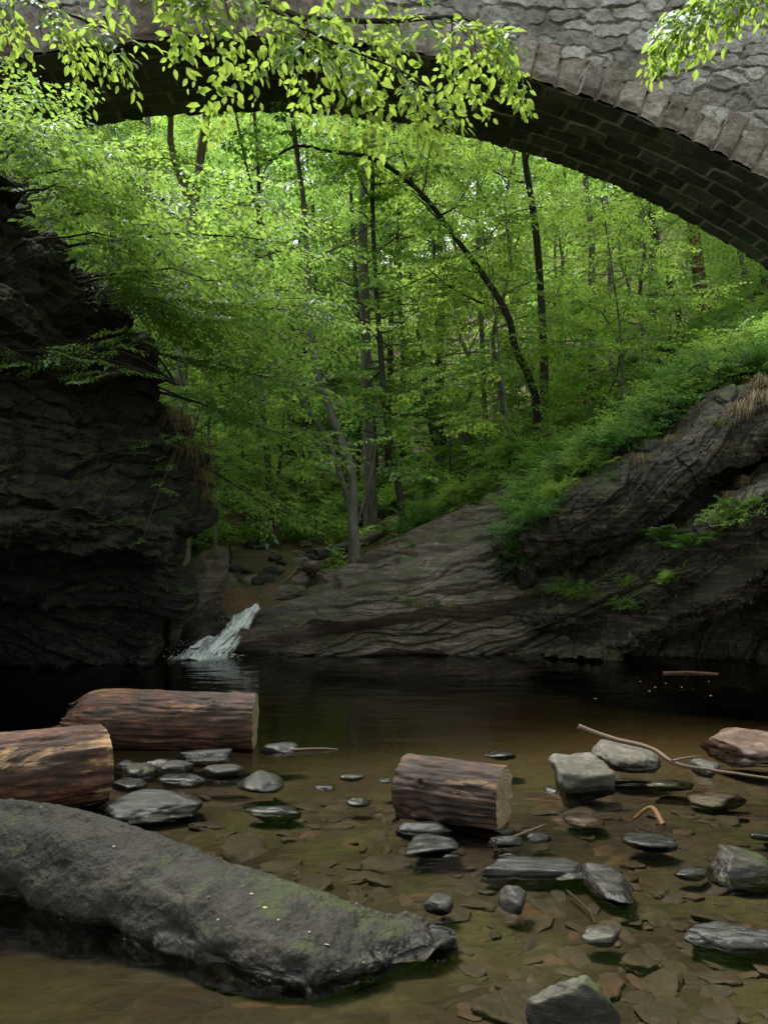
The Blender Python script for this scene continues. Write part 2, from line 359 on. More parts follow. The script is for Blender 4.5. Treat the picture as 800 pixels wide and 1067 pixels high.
V = np.array([(x, y, z) for z in (wb, 0.) for y in (wy0, wy1) for x in (wx0, wx1)])
Q = [(0, 2, 3, 1), (4, 5, 7, 6), (0, 1, 5, 4), (2, 6, 7, 3), (0, 4, 6, 2), (1, 3, 7, 5)]
o = link('water', mesh_np('water', V, quads=np.array(Q)), m); o['kind'] = 'structure'

# ------------------------------------------------------------------ rock outcrops
def outcrop(name, ctrl, nr, nc, disp, mat, label, flip=False, base=None, cat='rock'):
    V, Q, N = loft(ctrl, nr, nc, disp, flip)
    base = base if base is not None else V.mean(0)*np.array([1, 1, 0])
    o = link(name, mesh_np(name, V-base, quads=Q, smooth=False), mat); o.location = base
    return tag(o, label, cat)
# left overhanging cliff: rows foot..back, columns near..far
L = [
 [(-6.8, 4.5, -1), (-7.0, 8.6, -1), (-5.9, 11.0, -1), (-4.0, 11.8, -1), (-3.9, 13.2, -.6), (-6.5, 15.5, .5)],
 [(-6.6, 4.7, .5), (-7.3, 9.3, .5), (-6.0, 11.5, .5), (-3.6, 12.0, .45), (-4.3, 13.4, .5), (-6.3, 15.5, 1.2)],
 [(-6.4, 4.6, 1.3), (-6.9, 9.2, 1.4), (-5.3, 11.1, 1.2), (-3.2, 12.05, 1.2), (-4.2, 13.5, 1.3), (-6.2, 15.5, 1.7)],
 [(-5.5, 4.5, 2.3), (-4.9, 7.9, 2.3), (-3.7, 9.7, 1.9), (-3.0, 12.0, 2.0), (-4.2, 13.6, 2.1), (-6.2, 15.7, 2.4)],
 [(-5.6, 4.7, 3.4), (-4.9, 8.0, 3.4), (-3.85, 10.0, 2.9), (-3.05, 12.0, 2.9), (-4.3, 13.7, 2.9), (-6.3, 16, 3.1)],
 [(-5.9, 5.0, 4.6), (-4.8, 8.1, 4.4), (-3.80, 10.3, 3.9), (-3.3, 12.1, 3.75), (-3.9, 13.7, 3.7), (-6.5, 16, 3.8)],
 [(-6.0, 5.2, 6.4), (-4.95, 8.6, 6.1), (-4.1, 10.5, 5.3), (-3.5, 12.1, 4.5), (-4.6, 13.8, 4.3), (-7, 16, 4.2)],
 [(-6.8, 6.0, 7.2), (-5.8, 9.3, 6.8), (-5.1, 11.2, 6.0), (-4.6, 12.6, 5.0), (-5.8, 14.0, 4.9), (-8, 16.5, 4.8)],
 [(-12, 6, 7), (-12, 9, 6.8), (-12, 11.5, 6.5), (-12, 13.5, 6), (-12, 15, 6), (-13, 17, 6)],
]
nbL = (.42, -.25, .87)
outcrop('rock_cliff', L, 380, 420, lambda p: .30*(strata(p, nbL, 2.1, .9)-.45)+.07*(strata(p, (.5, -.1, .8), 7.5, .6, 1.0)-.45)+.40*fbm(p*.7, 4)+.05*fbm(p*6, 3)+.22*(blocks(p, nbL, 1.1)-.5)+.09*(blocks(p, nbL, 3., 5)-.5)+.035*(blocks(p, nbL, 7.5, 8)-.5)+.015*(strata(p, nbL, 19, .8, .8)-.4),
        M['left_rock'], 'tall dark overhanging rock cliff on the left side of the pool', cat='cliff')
# middle shelf
D0 = 13.25
def rp(px, py, D): return at(px, py, D)
Cc = [
 [rp(200, 700, 13.6), rp(240, 700, 13.1), rp(300, 705, 12.95), rp(370, 705, 12.9), rp(450, 705, 12.9), rp(530, 705, 12.9), rp(600, 705, 13.1)],
 [rp(222, 672, 13.9), rp(250, 671, 13.4), rp(300, 672, 13.2), rp(370, 672, 13.2), rp(450, 672, 13.2), rp(530, 672, 13.2), rp(600, 672, 13.3)],
 [rp(243, 652, 14.4), rp(268, 650, 13.9), rp(310, 648, 13.7), rp(375, 640, 13.5), rp(450, 640, 13.5), rp(530, 638, 13.5), rp(600, 640, 13.5)],
 [rp(258, 635, 15.0), rp(280, 630, 14.6), rp(325, 622, 14.5), rp(385, 610, 14.3), rp(455, 600, 14.3), rp(535, 590, 14.2), rp(605, 590, 14)],
 [rp(268, 624, 15.8), rp(300, 617, 15.6), rp(350, 602, 15.4), rp(400, 585, 15.5), rp(462, 562, 15.6), rp(540, 535, 15.6), rp(610, 520, 15.4)],
 [rp(280, 616, 16.6), rp(315, 610, 16.4), rp(365, 592, 16.4), rp(412, 566, 16.7), rp(475, 533, 17.4), rp(545, 498, 17.8), rp(615, 470, 17.8)],
 [rp(290, 625, 17.2), rp(325, 622, 17.2), rp(375, 610, 17.4), rp(425, 590, 18.0), rp(490, 556, 19.0), rp(560, 520, 19.6), rp(630, 500, 19.6)],
]
def dmid(p):
    nb = (-.20, .12, .97); f = .75+.25*ss(2.4, .6, p[:, 2]+.3*fbm(p*.6, 2))
    a = .38*(strata(p, nb, 2.8, 1.0, .42)-.45)*f+.08*(strata(p, (-.24, .1, .96), 9, .8, .5)-.45)
    return a+.20*fbm(p*np.array([.5, .8, .9]), 3)+.025*fbm(p*6, 4)+.03*(blocks(p, nb, 1.6)-.5)+.018*(strata(p, nb, 24, 1., .7)-.4)
outcrop('rock_shelf', Cc, 420, 460, dmid, M['mid_rock'], 'broad sloping brown rock shelf with wavy ledges beyond the pool beside the waterfall')
# right outcrop
R_ = [
 [rp(520, 705, 14.2), rp(545, 700, 13.2), rp(625, 700, 12.4), rp(710, 705, 11.7), rp(800, 712, 11.1), rp(950, 735, 9.4), rp(1150, 800, 7.2)],
 [rp(516, 660, 14.6), rp(541, 668, 13.9), rp(630, 672, 13.1), rp(715, 668, 12.7), rp(810, 665, 12.2), rp(960, 665, 9.9), rp(1180, 690, 7.6)],
 [rp(512, 630, 14.3), rp(548, 655, 13.3), rp(630, 636, 12.4), rp(715, 602, 11.6), rp(810, 560, 10.9), rp(960, 585, 9.3), rp(1180, 590, 7.2)],
 [rp(514, 610, 14.4), rp(556, 630, 13.4), rp(640, 592, 12.5), rp(725, 545, 11.8), rp(815, 492, 11.2), rp(960, 470, 9.7), rp(1180, 450, 7.6)],
 [rp(514, 595, 15.0), rp(550, 598, 14.4), rp(625, 572, 13.5), rp(715, 528, 12.9), rp(810, 470, 12.2), rp(960, 440, 10.5), rp(1180, 400, 8.4)],
 [rp(518, 580, 14.7), rp(545, 572, 13.5), rp(605, 545, 12.7), rp(700, 505, 12.1), rp(800, 450, 11.6), rp(960, 390, 10.4), rp(1180, 330, 8.4)],
 [rp(528, 560, 15.1), rp(556, 548, 14.0), rp(612, 510, 13.1), rp(700, 462, 12.6), rp(800, 412, 12.2), rp(960, 350, 11.0), rp(1180, 280, 9)],
 [rp(552, 556, 15.8), rp(590, 540, 15.2), rp(640, 492, 14.6), rp(715, 446, 14.2), rp(810, 398, 13.8), rp(960, 330, 12.5), rp(1180, 250, 10.5)],
 [rp(590, 540, 17.2), rp(625, 520, 16.6), rp(670, 480, 16.2), rp(750, 430, 16.), rp(850, 380, 15.8), rp(1000, 320, 14.5), rp(1250, 240, 12.5)],
]
nbR = (-.62, -.15, .77)
outcrop('rock_outcrop', R_, 400, 440, lambda p: .46*(strata(p, nbR, 1.9, .5)-.45)+.08*(strata(p, nbR, 8.5, .5, .8)-.45)+.20*fbm(p*.9, 4)+.05*fbm(p*6, 3)+.10*(blocks(p, nbR, 1.2)-.5)+.04*(blocks(p, nbR, 3.2, 4)-.5)+.03*(strata(p, nbR, 21, .7, .8)-.4),
        M['right_rock'], 'undercut dark rock outcrop with slanting layers at the right edge of the pool')

# ------------------------------------------------------------------ bridge
ANG, RAD, U0, ZC, W, BD = -0.04, 19.25, -2.2, 11.01, 2.26, 14.0
def bp3(u, off, z):
    d = np.array([math.cos(ANG), -math.sin(ANG)]); n = np.array([math.sin(ANG), math.cos(ANG)])
    return np.stack([d[0]*u+n[0]*off, BD+d[1]*u+n[1]*off, z], -1)
def cells(a, b, ca, cb, jit, seed, brick=.5, wv=.06, cheb=.75):
    """rubble pattern: cell id, distance to joint, for coordinates a (along) and b (across)"""
    P = np.stack([a, b, 0*a+seed], -1); a = a+wv*pnoise(P*1.7)+.5*wv*pnoise(P*6); b = b+wv*pnoise(P*1.9+7)+.5*wv*pnoise(P*6+3)
    j = np.floor(b/cb); F1 = np.full(a.shape, 9.); F2 = F1.copy(); ID = np.zeros(a.shape)
    for dj in (-1, 0, 1):
        r = j+dj; sh = brick*(r % 2)+hsh(r+300, seed)*jit
        i = np.floor(a/ca-sh)
        for di in (-1, 0, 1):
            k = i+di; idn = k*131+r*17+seed*977
            cxx = (k+.5+sh+jit*(hsh(idn+4000, 1)-.5))*ca; cyy = (r+.5+jit*(hsh(idn+4000, 2)-.5))*cb
            d = np.maximum(np.abs(a-cxx)/ca, np.abs(b-cyy)/cb)*cheb+(1-cheb)*np.hypot((a-cxx)/ca, (b-cyy)/cb)
            new = d < F1; F2 = np.where(new, F1, np.minimum(F2, d)); ID = np.where(new, idn, ID); F1 = np.where(new, d, F1)
    return ID, F2-F1
base = np.array([0, BD, 0.])
br = empty('stone_arch_bridge', base, 'old stone arch bridge spanning high over the creek', 'bridge')
RING = .72
phi = np.linspace(-1.28, 1.28, 1250)
s_ = RAD*phi
# soffit
wv_ = np.linspace(0, W, 110); S, O = np.meshgrid(s_, wv_)
ID, E_ = cells(S.ravel(), O.ravel(), 0.74, .38, .25, 3, wv=.025, cheb=.97)
mo = 1-ss(.05, .14, E_); out_ = .035*hsh(ID+5000, 5)*(1-mo)+.02*fbm(np.c_[S.ravel()*2, O.ravel()*2, 0*E_], 3)
ph = S.ravel()/RAD; r = RAD-out_
V = bp3(U0+r*np.sin(ph), O.ravel(), ZC-RAD+r*np.cos(ph))
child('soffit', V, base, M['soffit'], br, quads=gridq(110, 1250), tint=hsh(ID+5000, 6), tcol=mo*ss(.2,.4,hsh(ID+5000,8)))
# ring of voussoirs, front and back
for nm, off, sg in (('arch_ring', 0., -1.), ('rear_arch_ring', W, 1.)):
    nr = 56; rr = np.linspace(0, RING, nr); S, Rr = np.meshgrid(s_, rr)
    a = S.ravel(); b = Rr.ravel()
    ID, E_ = cells(a, b*0+.2, .40, .9, .45, 11, brick=0, wv=0.0)
    # joints run radially with a wander
    aw = a+.05*pnoise(np.c_[a*.0+np.floor(a/.40)*3.1, b*2.2, 0*a])
    ID, E_ = cells(aw, b*0+.45, .40, .9, .4, 11, brick=0, wv=.0)
    hgt = RING*(.86+.22*hsh(ID+5000, 9))
    bb = b/RING*hgt
    mo = 1-ss(.04, .16, E_)
    out_ = .07*(1-mo)+.06*hsh(ID+5000, 5)*(1-mo)+.11*fbm(np.c_[a*2.5, b*2.5, ID*.37], 4)*(1-mo)-.05*ss(.12, 0, b)
    ph = a/RAD; r = RAD+bb
    V = bp3(U0+r*np.sin(ph), off+sg*out_, ZC-RAD+r*np.cos(ph))
    child('arch_ring', V, base, M['ring'], br, quads=gridq(nr, len(s_)), tint=hsh(ID+5000, 6), tcol=mo*.8)
# spandrel walls
uu = np.linspace(-24, 24, 1500)
def ztop(u): return 13.6+0*u
for off, sg in ((0., -1.), (W, 1.)):
    nr = 200
    inner = ZC-RAD+np.sqrt(np.maximum((RAD+.45)**2-(uu-U0)**2, 0.)); inner = np.where(np.abs(uu-U0) > RAD*.96, -2, inner)
    T = np.linspace(0, 1, nr)[:, None]; Zz = inner[None]*(1-T)+ztop(uu)[None]*T; U = np.broadcast_to(uu[None], Zz.shape)
    a = U.ravel(); b = Zz.ravel()
    ID, E_ = cells(a, b, .60, .26, .80, 21 if sg < 0 else 22, wv=.085)
    mo = 1-ss(.02, .13, E_)
    out_ = (1-mo)*(.03+.07*hsh(ID+5000, 5))+.05*fbm(np.c_[a*3, b*3, ID*.3], 4)*(1-mo)+.02*fbm(np.c_[a*9, b*9, 0*a], 2)
    V = bp3(a, off+sg*out_, b)
    child('spandrel_wall', V, base, M['rubble'], br, quads=gridq(nr, len(uu)), tint=hsh(ID+5000, 6), tcol=mo*.85)
# deck and coping
c8 = np.concatenate([bp3(np.array([-24., 24, 24, -24]), np.array([-.15, -.15, W+.15, W+.15]), np.full(4, z)) for z in (13.55, 13.8)])
child('coping', c8, base, M['rubble'], br, quads=np.array([(0, 3, 2, 1), (4, 5, 6, 7), (0, 1, 5, 4), (1, 2, 6, 5), (2, 3, 7, 6), (3, 0, 4, 7)]), tint=np.full(8, .5), tcol=np.zeros(8))

# ------------------------------------------------------------------ stones
import bmesh
_bm = {}
def ico(sub):
    if sub not in _bm:
        b = bmesh.new(); bmesh.ops.create_icosphere(b, subdivisions=sub, radius=1)
        _bm[sub] = (np.array([v.co[:] for v in b.verts]), np.array([[v.index for v in f.verts] for f in b.faces])); b.free()
    return _bm[sub]
def rockmesh(seed, sub=4, npl=9, ang=.82, nz=.12, top=None, wob=.12, box=False):
    d, T = ico(sub); r_ = np.random.default_rng(seed)
    n = r_.normal(size=(npl, 3)); n /= np.linalg.norm(n, axis=1)[:, None]; h = r_.uniform(.5, .9, npl)
    n = np.concatenate([n, [[0, 0, 1], [0, 0, -1]]]); h = np.append(h, [top if top else .7, .8])
    if box:
        n = np.concatenate([np.array([(1, 0, 0), (-1, .0, 0), (0, 1, 0), (0, -1, 0), (0, 0, 1), (0, 0, -1)])+r_.normal(size=(6, 3))*.24, n[:3]]); n /= np.linalg.norm(n, axis=1)[:, None]; h = np.array([.62, .6, .6, .6, .55, .6, .85, .85, .85])
    dd = d@n.T; rad = h/np.maximum(dd, 1e-3)
    k = 38.0; rad = -np.log(np.exp(-k*np.minimum(rad, 3)).sum(1)+np.exp(-k*1.0))/k
    rad = ang*rad+(1-ang)*.8
    V = d*rad[:, None]
    V = V*(1+wob*fbm(d*1.3+seed, 3))[:, None]
    V = V*(1+nz*.6*fbm(V*4+seed*3.1, 4)+nz*.35*(blocks(V+seed, (.2, .1, .9), 2.2, 3)-.5))[:, None]
    mn, mx_ = V.min(0), V.max(0); V = (V-(mn+mx_)/2)/((mx_-mn)/2)
    return V, T
def stone(px, pyc, w, h, mat, label, seed=0, rot=0, tilt=(0, 0), name='stone', cat='stone', hz=None, sub=4, ang=.85, npl=9, group=None, sunk=.5, dr=None, top=None, nz=.12, zw=0.0, box=False):
    """stone whose waterline meets pixel row pyc: w,h are its size in the picture"""
    D = F*(CZ-zw)/(pyc-HY); wx = w/F*D
    if hz is None: hz = h*.55/F*D
    yt = pyc-h; Db = F*(CZ-zw-hz)/(yt-HY) if yt > HY+5 else D*1.1
    dd = max(Db-D, wx*.3) if dr is None else wx*dr
    V, T = rockmesh(seed*13+5, sub, npl, ang, nz, top, box=box)
    bz = float(hground(np.array([[(px-CX)/F*(D+dd*.4)]]), np.array([[D+dd*.45]]))[0, 0])
    low = min(-hz*.4, max(bz-.02, -.3 if box and hz > .08 else -.2*wx)); hh = (zw+hz-low)/2; wx *= 1.06
    R = Matrix.Rotation(tilt[0], 3, 'X')@Matrix.Rotation(tilt[1], 3, 'Y')
    V = V*np.array([wx/2, dd/2*1.15, hh])
    V = V@np.array(R).T
    c, s = math.cos(rot), math.sin(rot); V = np.c_[V[:, 0]*c-V[:, 1]*s, V[:, 0]*s+V[:, 1]*c, V[:, 2]]
    mx_ = V.max(0); mn = V.min(0); V[:, 0] *= wx/(mx_[0]-mn[0]); V[:, 2] += zw+hz-mx_[2]
    base = np.array([(px-CX)/F*(D+dd*.3), D+dd*.45, 0.])
    V[:, 2] -= 0
    o = link(name, mesh_np(name, V, tris=T, smooth=True), mat); o.location = base
    return tag(o, label, cat, group)
S_ = stone
# large foreground boulder
def bcol(px, f, t, tz, b, m=None):
    """front foot row, ridge row"""
    Df = F*CZ/(f-HY); Dt = F*(CZ-tz)/(t-HY)
    x = lambda D: (px-CX)/F*D
    foot = np.array([x(Df), Df, 0.]); rid = np.array([x(Dt), Dt, tz])
    mid = foot*.52+rid*.48+np.array([0, -.06, tz*.22]); sh = foot*.22+rid*.78+np.array([0, -.02, tz*.16])
    under = foot+np.array([0, .12, -.35])
    back = np.array([x(Dt+b*.4), Dt+b*.45, tz*.62]); bf = np.array([x(Dt+b), Dt+b, -.3])
    return [under, foot, mid, sh, rid, back, bf]
cols = [bcol(-420, 900, 800, .42, .6), bcol(-150, 915, 822, .42, .5), bcol(0, 938, 833, .37, .45), bcol(90, 962, 846, .37, .42), bcol(180, 990, 876, .28, .36),
        bcol(240, 1016, 900, .23, .3), bcol(310, 1027, 924, .19, .26), bcol(385, 1014, 947, .105, .2), bcol(435, 1000, 962, .045, .12), bcol(474, 981, 977, -.01, .04)]
ctrl = [[cols[c][r] for c in range(len(cols))] for r in range(7)]
def dbo(p):
    return .035*fbm(p*2.2, 4)+.018*fbm(p*6, 3)-.05*ss(.16, .02, p[:, 2])*ss(.1, .4, fbm(p*3+5, 2)+.15)+.010*fbm(p*14, 3)+.005*fbm(p*45, 2)-.012*np.exp(-(fbm(p*1.1+31, 3)/.03)**2)*ss(.0, .3, fbm(p*.9+70, 2)+.1)
outcrop('boulder', ctrl, 200, 420, dbo, M['boulder'], 'huge long low grey boulder with dark moss patches in the near left water', flip=False, cat='boulder')

S_(605, 825, 64, 46, M['pale_stone'], 'angular block of pale grey stone standing in the water left of the long leaning stick', 3, .25, (0.12, -.1), ang=.97, box=True, hz=.22, sub=5, sunk=.2)
S_(653, 800, 70, 36, M['pale_stone'], 'rounded buff stone with dark lower edge that the long stick lies across', 8, .1, (0, .05), ang=.9, hz=.12, sub=5, sunk=.5)
S_(782, 787, 74, 32, M['rust_stone'], 'reddish brown rock with pale flat top at the right edge of the pool', 6, 0, (0, -.06), ang=.97, hz=.11, sub=5, npl=5, top=.45)
S_(738, 808, 24, 20, M['grey_stone'], 'small pointed grey stone just behind the long stick', 9, 0, ang=.9)
S_(678, 884, 54, 20, M['grey_stone'], 'flat grey diamond shaped stone below the orange stick', 12, .2, ang=.95, hz=.03, top=.5)
S_(776, 914, 70, 38, M['green_stone'], 'grey green angular rock at the right edge of the shallows', 14, .1, (0, .1), ang=.95, box=True, hz=.10, sub=5, sunk=.2)
S_(637, 938, 46, 46, M['dark_stone'], 'dark teardrop stone barely breaking the surface right of the long slab', 15, .1, (.05, 0), ang=.85, hz=.045, sub=5)
S_(764, 987, 94, 28, M['grey_stone'], 'thin ridged grey slab lying in water at the right edge', 16, -.1, ang=.95, hz=.035, top=.5, sub=5)
S_(552, 912, 102, 20, M['grey_stone'], 'long flat grey slab stone below the sawn log round', 17, .02, ang=.95, hz=.04, box=True, sub=5)
S_(537, 948, 30, 38, M['dark_stone'], 'upright dark stone leaning against the long flat slab', 18, .2, (.1, .1), ang=.9, hz=.08, dr=.9)
S_(600, 915, 44, 8, M['grey_stone'], 'thin grey stone at the right end of the long flat slab', 19, .0, ang=.9, hz=.012)
S_(457, 952, 30, 24, M['dark_stone'], 'small black wet rock right of the big boulder tip', 20, .3, ang=.95, hz=.05)
S_(446, 889, 54, 22, M['grey_stone'], 'flat grey stone just under the left end of the log round', 21, .3, ang=.95, hz=.03, top=.5)
S_(442, 867, 58, 11, M['dark_stone'], 'dark narrow stone wedged against the foot of the log round', 22, .05, ang=.9, hz=.04)
S_(527, 881, 34, 12, M['grey_stone'], 'small grey stone at the right foot of the log round', 23, 0, ang=.9)
S_(562, 875, 26, 9, M['grey_stone'], 'small flat stone beside the thin twig near the log round', 24, 0, ang=.9)
S_(530, 893, 24, 5, M['grey_stone'], 'tiny blue grey stone just above the long flat slab', 25, 0, ang=.9)
S_(598, 1082, 92, 74, M['green_stone'], 'pointed grey brown rock at the bottom edge of the view', 27, -.2, (.1, -.5), ang=.97, hz=.2, sub=5, npl=7)
S_(628, 981, 44, 20, M['pale_stone'], 'whitish yellow stone breaking the surface near the bottom right', 28, .1, ang=.95, hz=.03)
S_(292, 783, 38, 13, M['dark_stone'], 'dark stone right of the long fallen log', 30, 0, ang=.85, hz=.05)
S_(270, 824, 48, 26, M['grey_stone'], 'rounded blue grey stone below the right end of the long log', 31, .1, ang=.6, hz=.06)
S_(373, 838, 24, 9, M['grey_stone'], 'small oval blue grey stone alone in open water left of the log round', 32, 0, ang=.5, hz=.02)
S_(521, 787, 32, 8, M['grey_stone'], 'small pale wet stone awash behind the log round', 33, 0, ang=.7, hz=.01)
S_(367, 810, 26, 5, M['grey_stone'], 'flat pale stone awash left of the log round', 34, 0, ang=.7, hz=.012)
S_(401, 814, 13, 6, M['grey_stone'], 'tiny pale stone touching the left end of the log round', 35, 0, ang=.7, hz=.012)
S_(338, 822, 20, 6, M['dark_stone'], 'tiny dark stone between the round blue stone and the log round', 36, 0, ang=.9, hz=.015)
S_(284, 848, 58, 10, M['dark_stone'], 'dark ragged flat stone below the rounded blue grey stone', 37, -.05, ang=.98, hz=.025)
S_(150, 852, 112, 32, M['grey_stone'], 'large flat textured grey slab beside the near left log', 38, .05, (0, -.04), ang=.95, hz=.06, top=.5, sub=5)
S_(232, 809, 44, 15, M['dark_stone'], 'dark stone with greenish top below the long log', 39, .1, ang=.9, hz=.05)
S_(212, 790, 56, 13, M['dark_stone'], 'black stone under the right half of the long log', 40, .1, ang=.9, hz=.05)
S_(145, 808, 34, 15, M['green_stone'], 'greenish stone between the two fallen logs', 41, .2, ang=.9, hz=.05)
S_(182, 805, 34, 14, M['dark_stone'], 'dark peaked stone amid the stones below the long log', 42, .2, ang=.95, hz=.06)
S_(190, 815, 48, 13, M['grey_stone'], 'low grey stone in the middle of the stones below the long log', 43, -.1, ang=.9, hz=.03)
S_(133, 822, 36, 14, M['grey_stone'], 'grey stone touching the sawn end of the near left log', 44, .1, ang=.9, hz=.03)
S_(128, 802, 24, 12, M['dark_stone'], 'small dark stone in the gap behind the near left log', 45, .1, ang=.9, hz=.04)
S_(165, 797, 30, 8, M['dark_stone'], 'small flat dark stone at the middle foot of the long log', 46, .1, ang=.9, hz=.03)
S_(610, 857, 40, 12, M['rust_stone'], 'orange brown stone awash right of the log round', 47, .1, ang=.7, hz=.008)
S_(750, 833, 60, 12, M['rust_stone'], 'orange tinted flat stone awash below the long stick', 48, .1, ang=.9, hz=.006)
S_(720, 912, 34, 12, M['dark_stone'], 'black wet stone left of the grey green rock', 49, .1, ang=.9, hz=.02)
S_(574, 826, 13, 9, M['grey_stone'], 'tiny stone at the left foot of the angular pale block', 50, .1, ang=.9, hz=.02)
S_(700, 818, 50, 7, M['green_stone'], 'flat green stone awash under the middle of the long stick', 51, .02, ang=.9, hz=.008)
S_(525, 868, 20, 6, M['dark_stone'], 'tiny dark stone close under the sawn face of the log round', 52, .1, ang=.9, hz=.015)
S_(470, 893, 16, 4, M['dark_stone'], 'tiny dark stone between the log round and the small black rock', 53, .1, ang=.9, hz=.01)
S_(795, 872, 26, 6, M['dark_stone'], 'tiny dark stone awash above the grey green rock', 54, .1, ang=.9, hz=.008)

pm0 = {}
def gz(x, y): return float(hground(np.array([[float(x)]]), np.array([[float(y)]]))[0, 0])
# rocks by the waterfall (on dry land: bases above the water)
def rockat(px, py, D, w, h, dep, mat, label, seed, rot=0, tilt=0, ang=.9, name='boulder', cat='boulder', sub=5, top=None, npl=9):
    c = at(px, py, D); V, T = rockmesh(seed, sub, npl, ang, .14, top)
    V = V*np.array([w/F*D/2, dep/2, h/F*D/2]); cc, s = math.cos(tilt), math.sin(tilt)
    V = np.c_[V[:, 0]*cc+V[:, 2]*s, V[:, 1], -V[:, 0]*s+V[:, 2]*cc]; cc, s = math.cos(rot), math.sin(rot)
    V = np.c_[V[:, 0]*cc-V[:, 1]*s, V[:, 0]*s+V[:, 1]*cc, V[:, 2]]
    if mat is not M['rust_stone'] and sub == 5: V = V*(1+.05*(strata(V+c, (.6, -.3, .7), 7, .4)-.4))[:, None]
    o = link(name, mesh_np(name, V, tris=T, smooth=True), mat); o.location = c
    return tag(o, label, cat)
rockat(206, 622, 13.8, 50, 115, 1.3, M['mid_rock'], 'tall tilted grey boulder with white lichen spots left of the waterfall', 61, 0, .5)
rockat(210, 668, 13.7, 60, 50, 1.0, M['left_rock'], 'dark wet rock at the left foot of the waterfall', 62, .2, .2)
rockat(234, 613, 15.4, 34, 34, .7, M['mid_rock'], 'rounded brown boulder behind the tilted grey boulder', 63)
rockat(247, 632, 15.1, 36, 20, .6, M['left_rock'], 'dark rock at the lip of the waterfall', 64)
rockat(226, 648, 14.6, 34, 28, .6, M['left_rock'], 'low dark boulder behind the falling water', 65)
rockat(258, 622, 15.8, 24, 14, .5, M['mid_rock'], 'small grey rock above the waterfall lip', 66)
rockat(272, 608, 16.2, 44, 16, .7, M['rust_stone'], 'orange brown rock above the waterfall', 67)
rockat(326, 591, 17.2, 22, 14, .5, M['rust_stone'], 'small orange rock near the leaning tree foot', 68)
rockat(290, 622, 15.3, 60, 14, .6, M['mid_rock'], 'long low brown rock right of the waterfall lip', 69, 0, -.3)
rockat(308, 606, 16.8, 30, 16, .6, M['mid_rock'], 'small brown rock between two orange rocks', 70)
rockat(345, 600, 16.6, 30, 14, .6, M['mid_rock'], 'small grey rock at the left end of the rock shelf crest', 71)
rockat(241, 590, 18.0, 40, 16, .8, M['mid_rock'], 'low grey boulder in the stream above the waterfall', 72)
rockat(226, 596, 16.8, 30, 34, .8, M['mid_rock'], 'pale boulder peeking out behind the dark cliff', 73)
rockat(548, 597, 13.6, 20, 36, .5, M['left_rock'], 'dark rock at the crease between shelf and right outcrop', 74)

rk = np.random.default_rng(88); RP = [mesh_np('small_rock', rockmesh(300+k, 4, 8, .95, .15)[0], tris=ico(4)[1], smooth=True) for k in range(4)]
for k in range(46):
    y = rk.uniform(15.3, 19.5); x = rk.uniform(-.235, -.05)*y+rk.normal()*.1; s = rk.uniform(.08, .26); z = gz(x, y)
    kk = (k % 4, k % 9 == 0)
    if kk not in pm0: me = RP[k % 4].copy(); me.materials.append(M['rust_stone'] if kk[1] else (M['mid_rock'] if k % 2 else M['left_rock'])); pm0[kk] = me
    o = link('rock', pm0[kk]); o.location = (x, y, z+s*.15); o.scale = (s, s*rk.uniform(.7, 1), s*rk.uniform(.4, .8)); o.rotation_euler = (rk.normal()*.2, rk.normal()*.2, rk.uniform(0, 6.28))
    tag(o, 'small rusty orange rock in the rubble above the waterfall' if kk[1] else 'small brown rock in the rubble above the waterfall', 'rock', 'orange rocks above the waterfall' if kk[1] else 'brown rocks above the waterfall')
for k in range(14):
    y = rk.uniform(16.2, 19.5); x = rk.uniform(-.23, -.04)*y; a = rk.uniform(0, 3.14); l = rk.uniform(.3, .9); z = gz(x, y)
    c = np.array([x, y, z+.06]); d = np.array([math.cos(a), math.sin(a), rk.normal()*.15])*l
    V_, Q_ = tube(cr(np.array([-d, rk.normal(size=3)*.05, d]), 8), np.linspace(.03, .012, 8), 5); o = link('fallen_branch', mesh_np('fallen_branch', V_, quads=Q_), M['stick'] if k % 3 == 0 else M['bark_red']); o.location = c
    tag(o, 'dead branch lying in the rubble beyond the waterfall', 'branch', 'dead branches beyond the waterfall')
# submerged flat stones
protos = []
for k in range(6):
    V, T = rockmesh(200+k, 4, 6, .98, .2, .4, wob=.3); protos.append(mesh_np('flat_stone', V, tris=T, smooth=True))
r2 = np.random.default_rng(31); cnt = 0; placed = []
mats2 = [M['bed_stone'], M['bed_stone'], M['bed_stone'], M['bed_rust']]
pm = {}
while cnt < 290:
    px = r2.uniform(200, 830); py = 800+270*r2.random()**.8
    D = F*CZ/(py-HY); x = (px-CX)/F*D
    if px < 480 and py > 880+.28*(px-200): continue
    s = r2.uniform(.03, .12)*(1.5 if r2.random() < .2 else 1)
    if any((x-a)**2+(D-b)**2 < (s+c)**2*.22 for a, b, c in placed): continue
    placed.append((x, D, s)); z = float(hground(np.array([[x]]), np.array([[D]]))[0, 0])
    k = cnt % 6; mi = 3 if r2.random() < .09 else 0
    key = (k, mi)
    if key not in pm:
        me = protos[k].copy(); me.materials.append(mats2[mi]); pm[key] = me
    o = bpy.data.objects.new('submerged_stone', pm[key]); col.objects.link(o)
    th = s*r2.uniform(.16, .34); o.location = (x, D, min(z+th*r2.uniform(-.85, -.2), -.012-th)); o.scale = (s, s*r2.uniform(.4, .9), th)
    o.rotation_euler = (r2.normal()*.12, r2.normal()*.12, r2.uniform(0, 6.28))
    tag(o, ('flat orange stone lying under water on the creek bed' if mi else 'flat brown stone lying under water on the creek bed'), 'stone', 'orange stones under water' if mi else 'brown stones under water'); cnt += 1

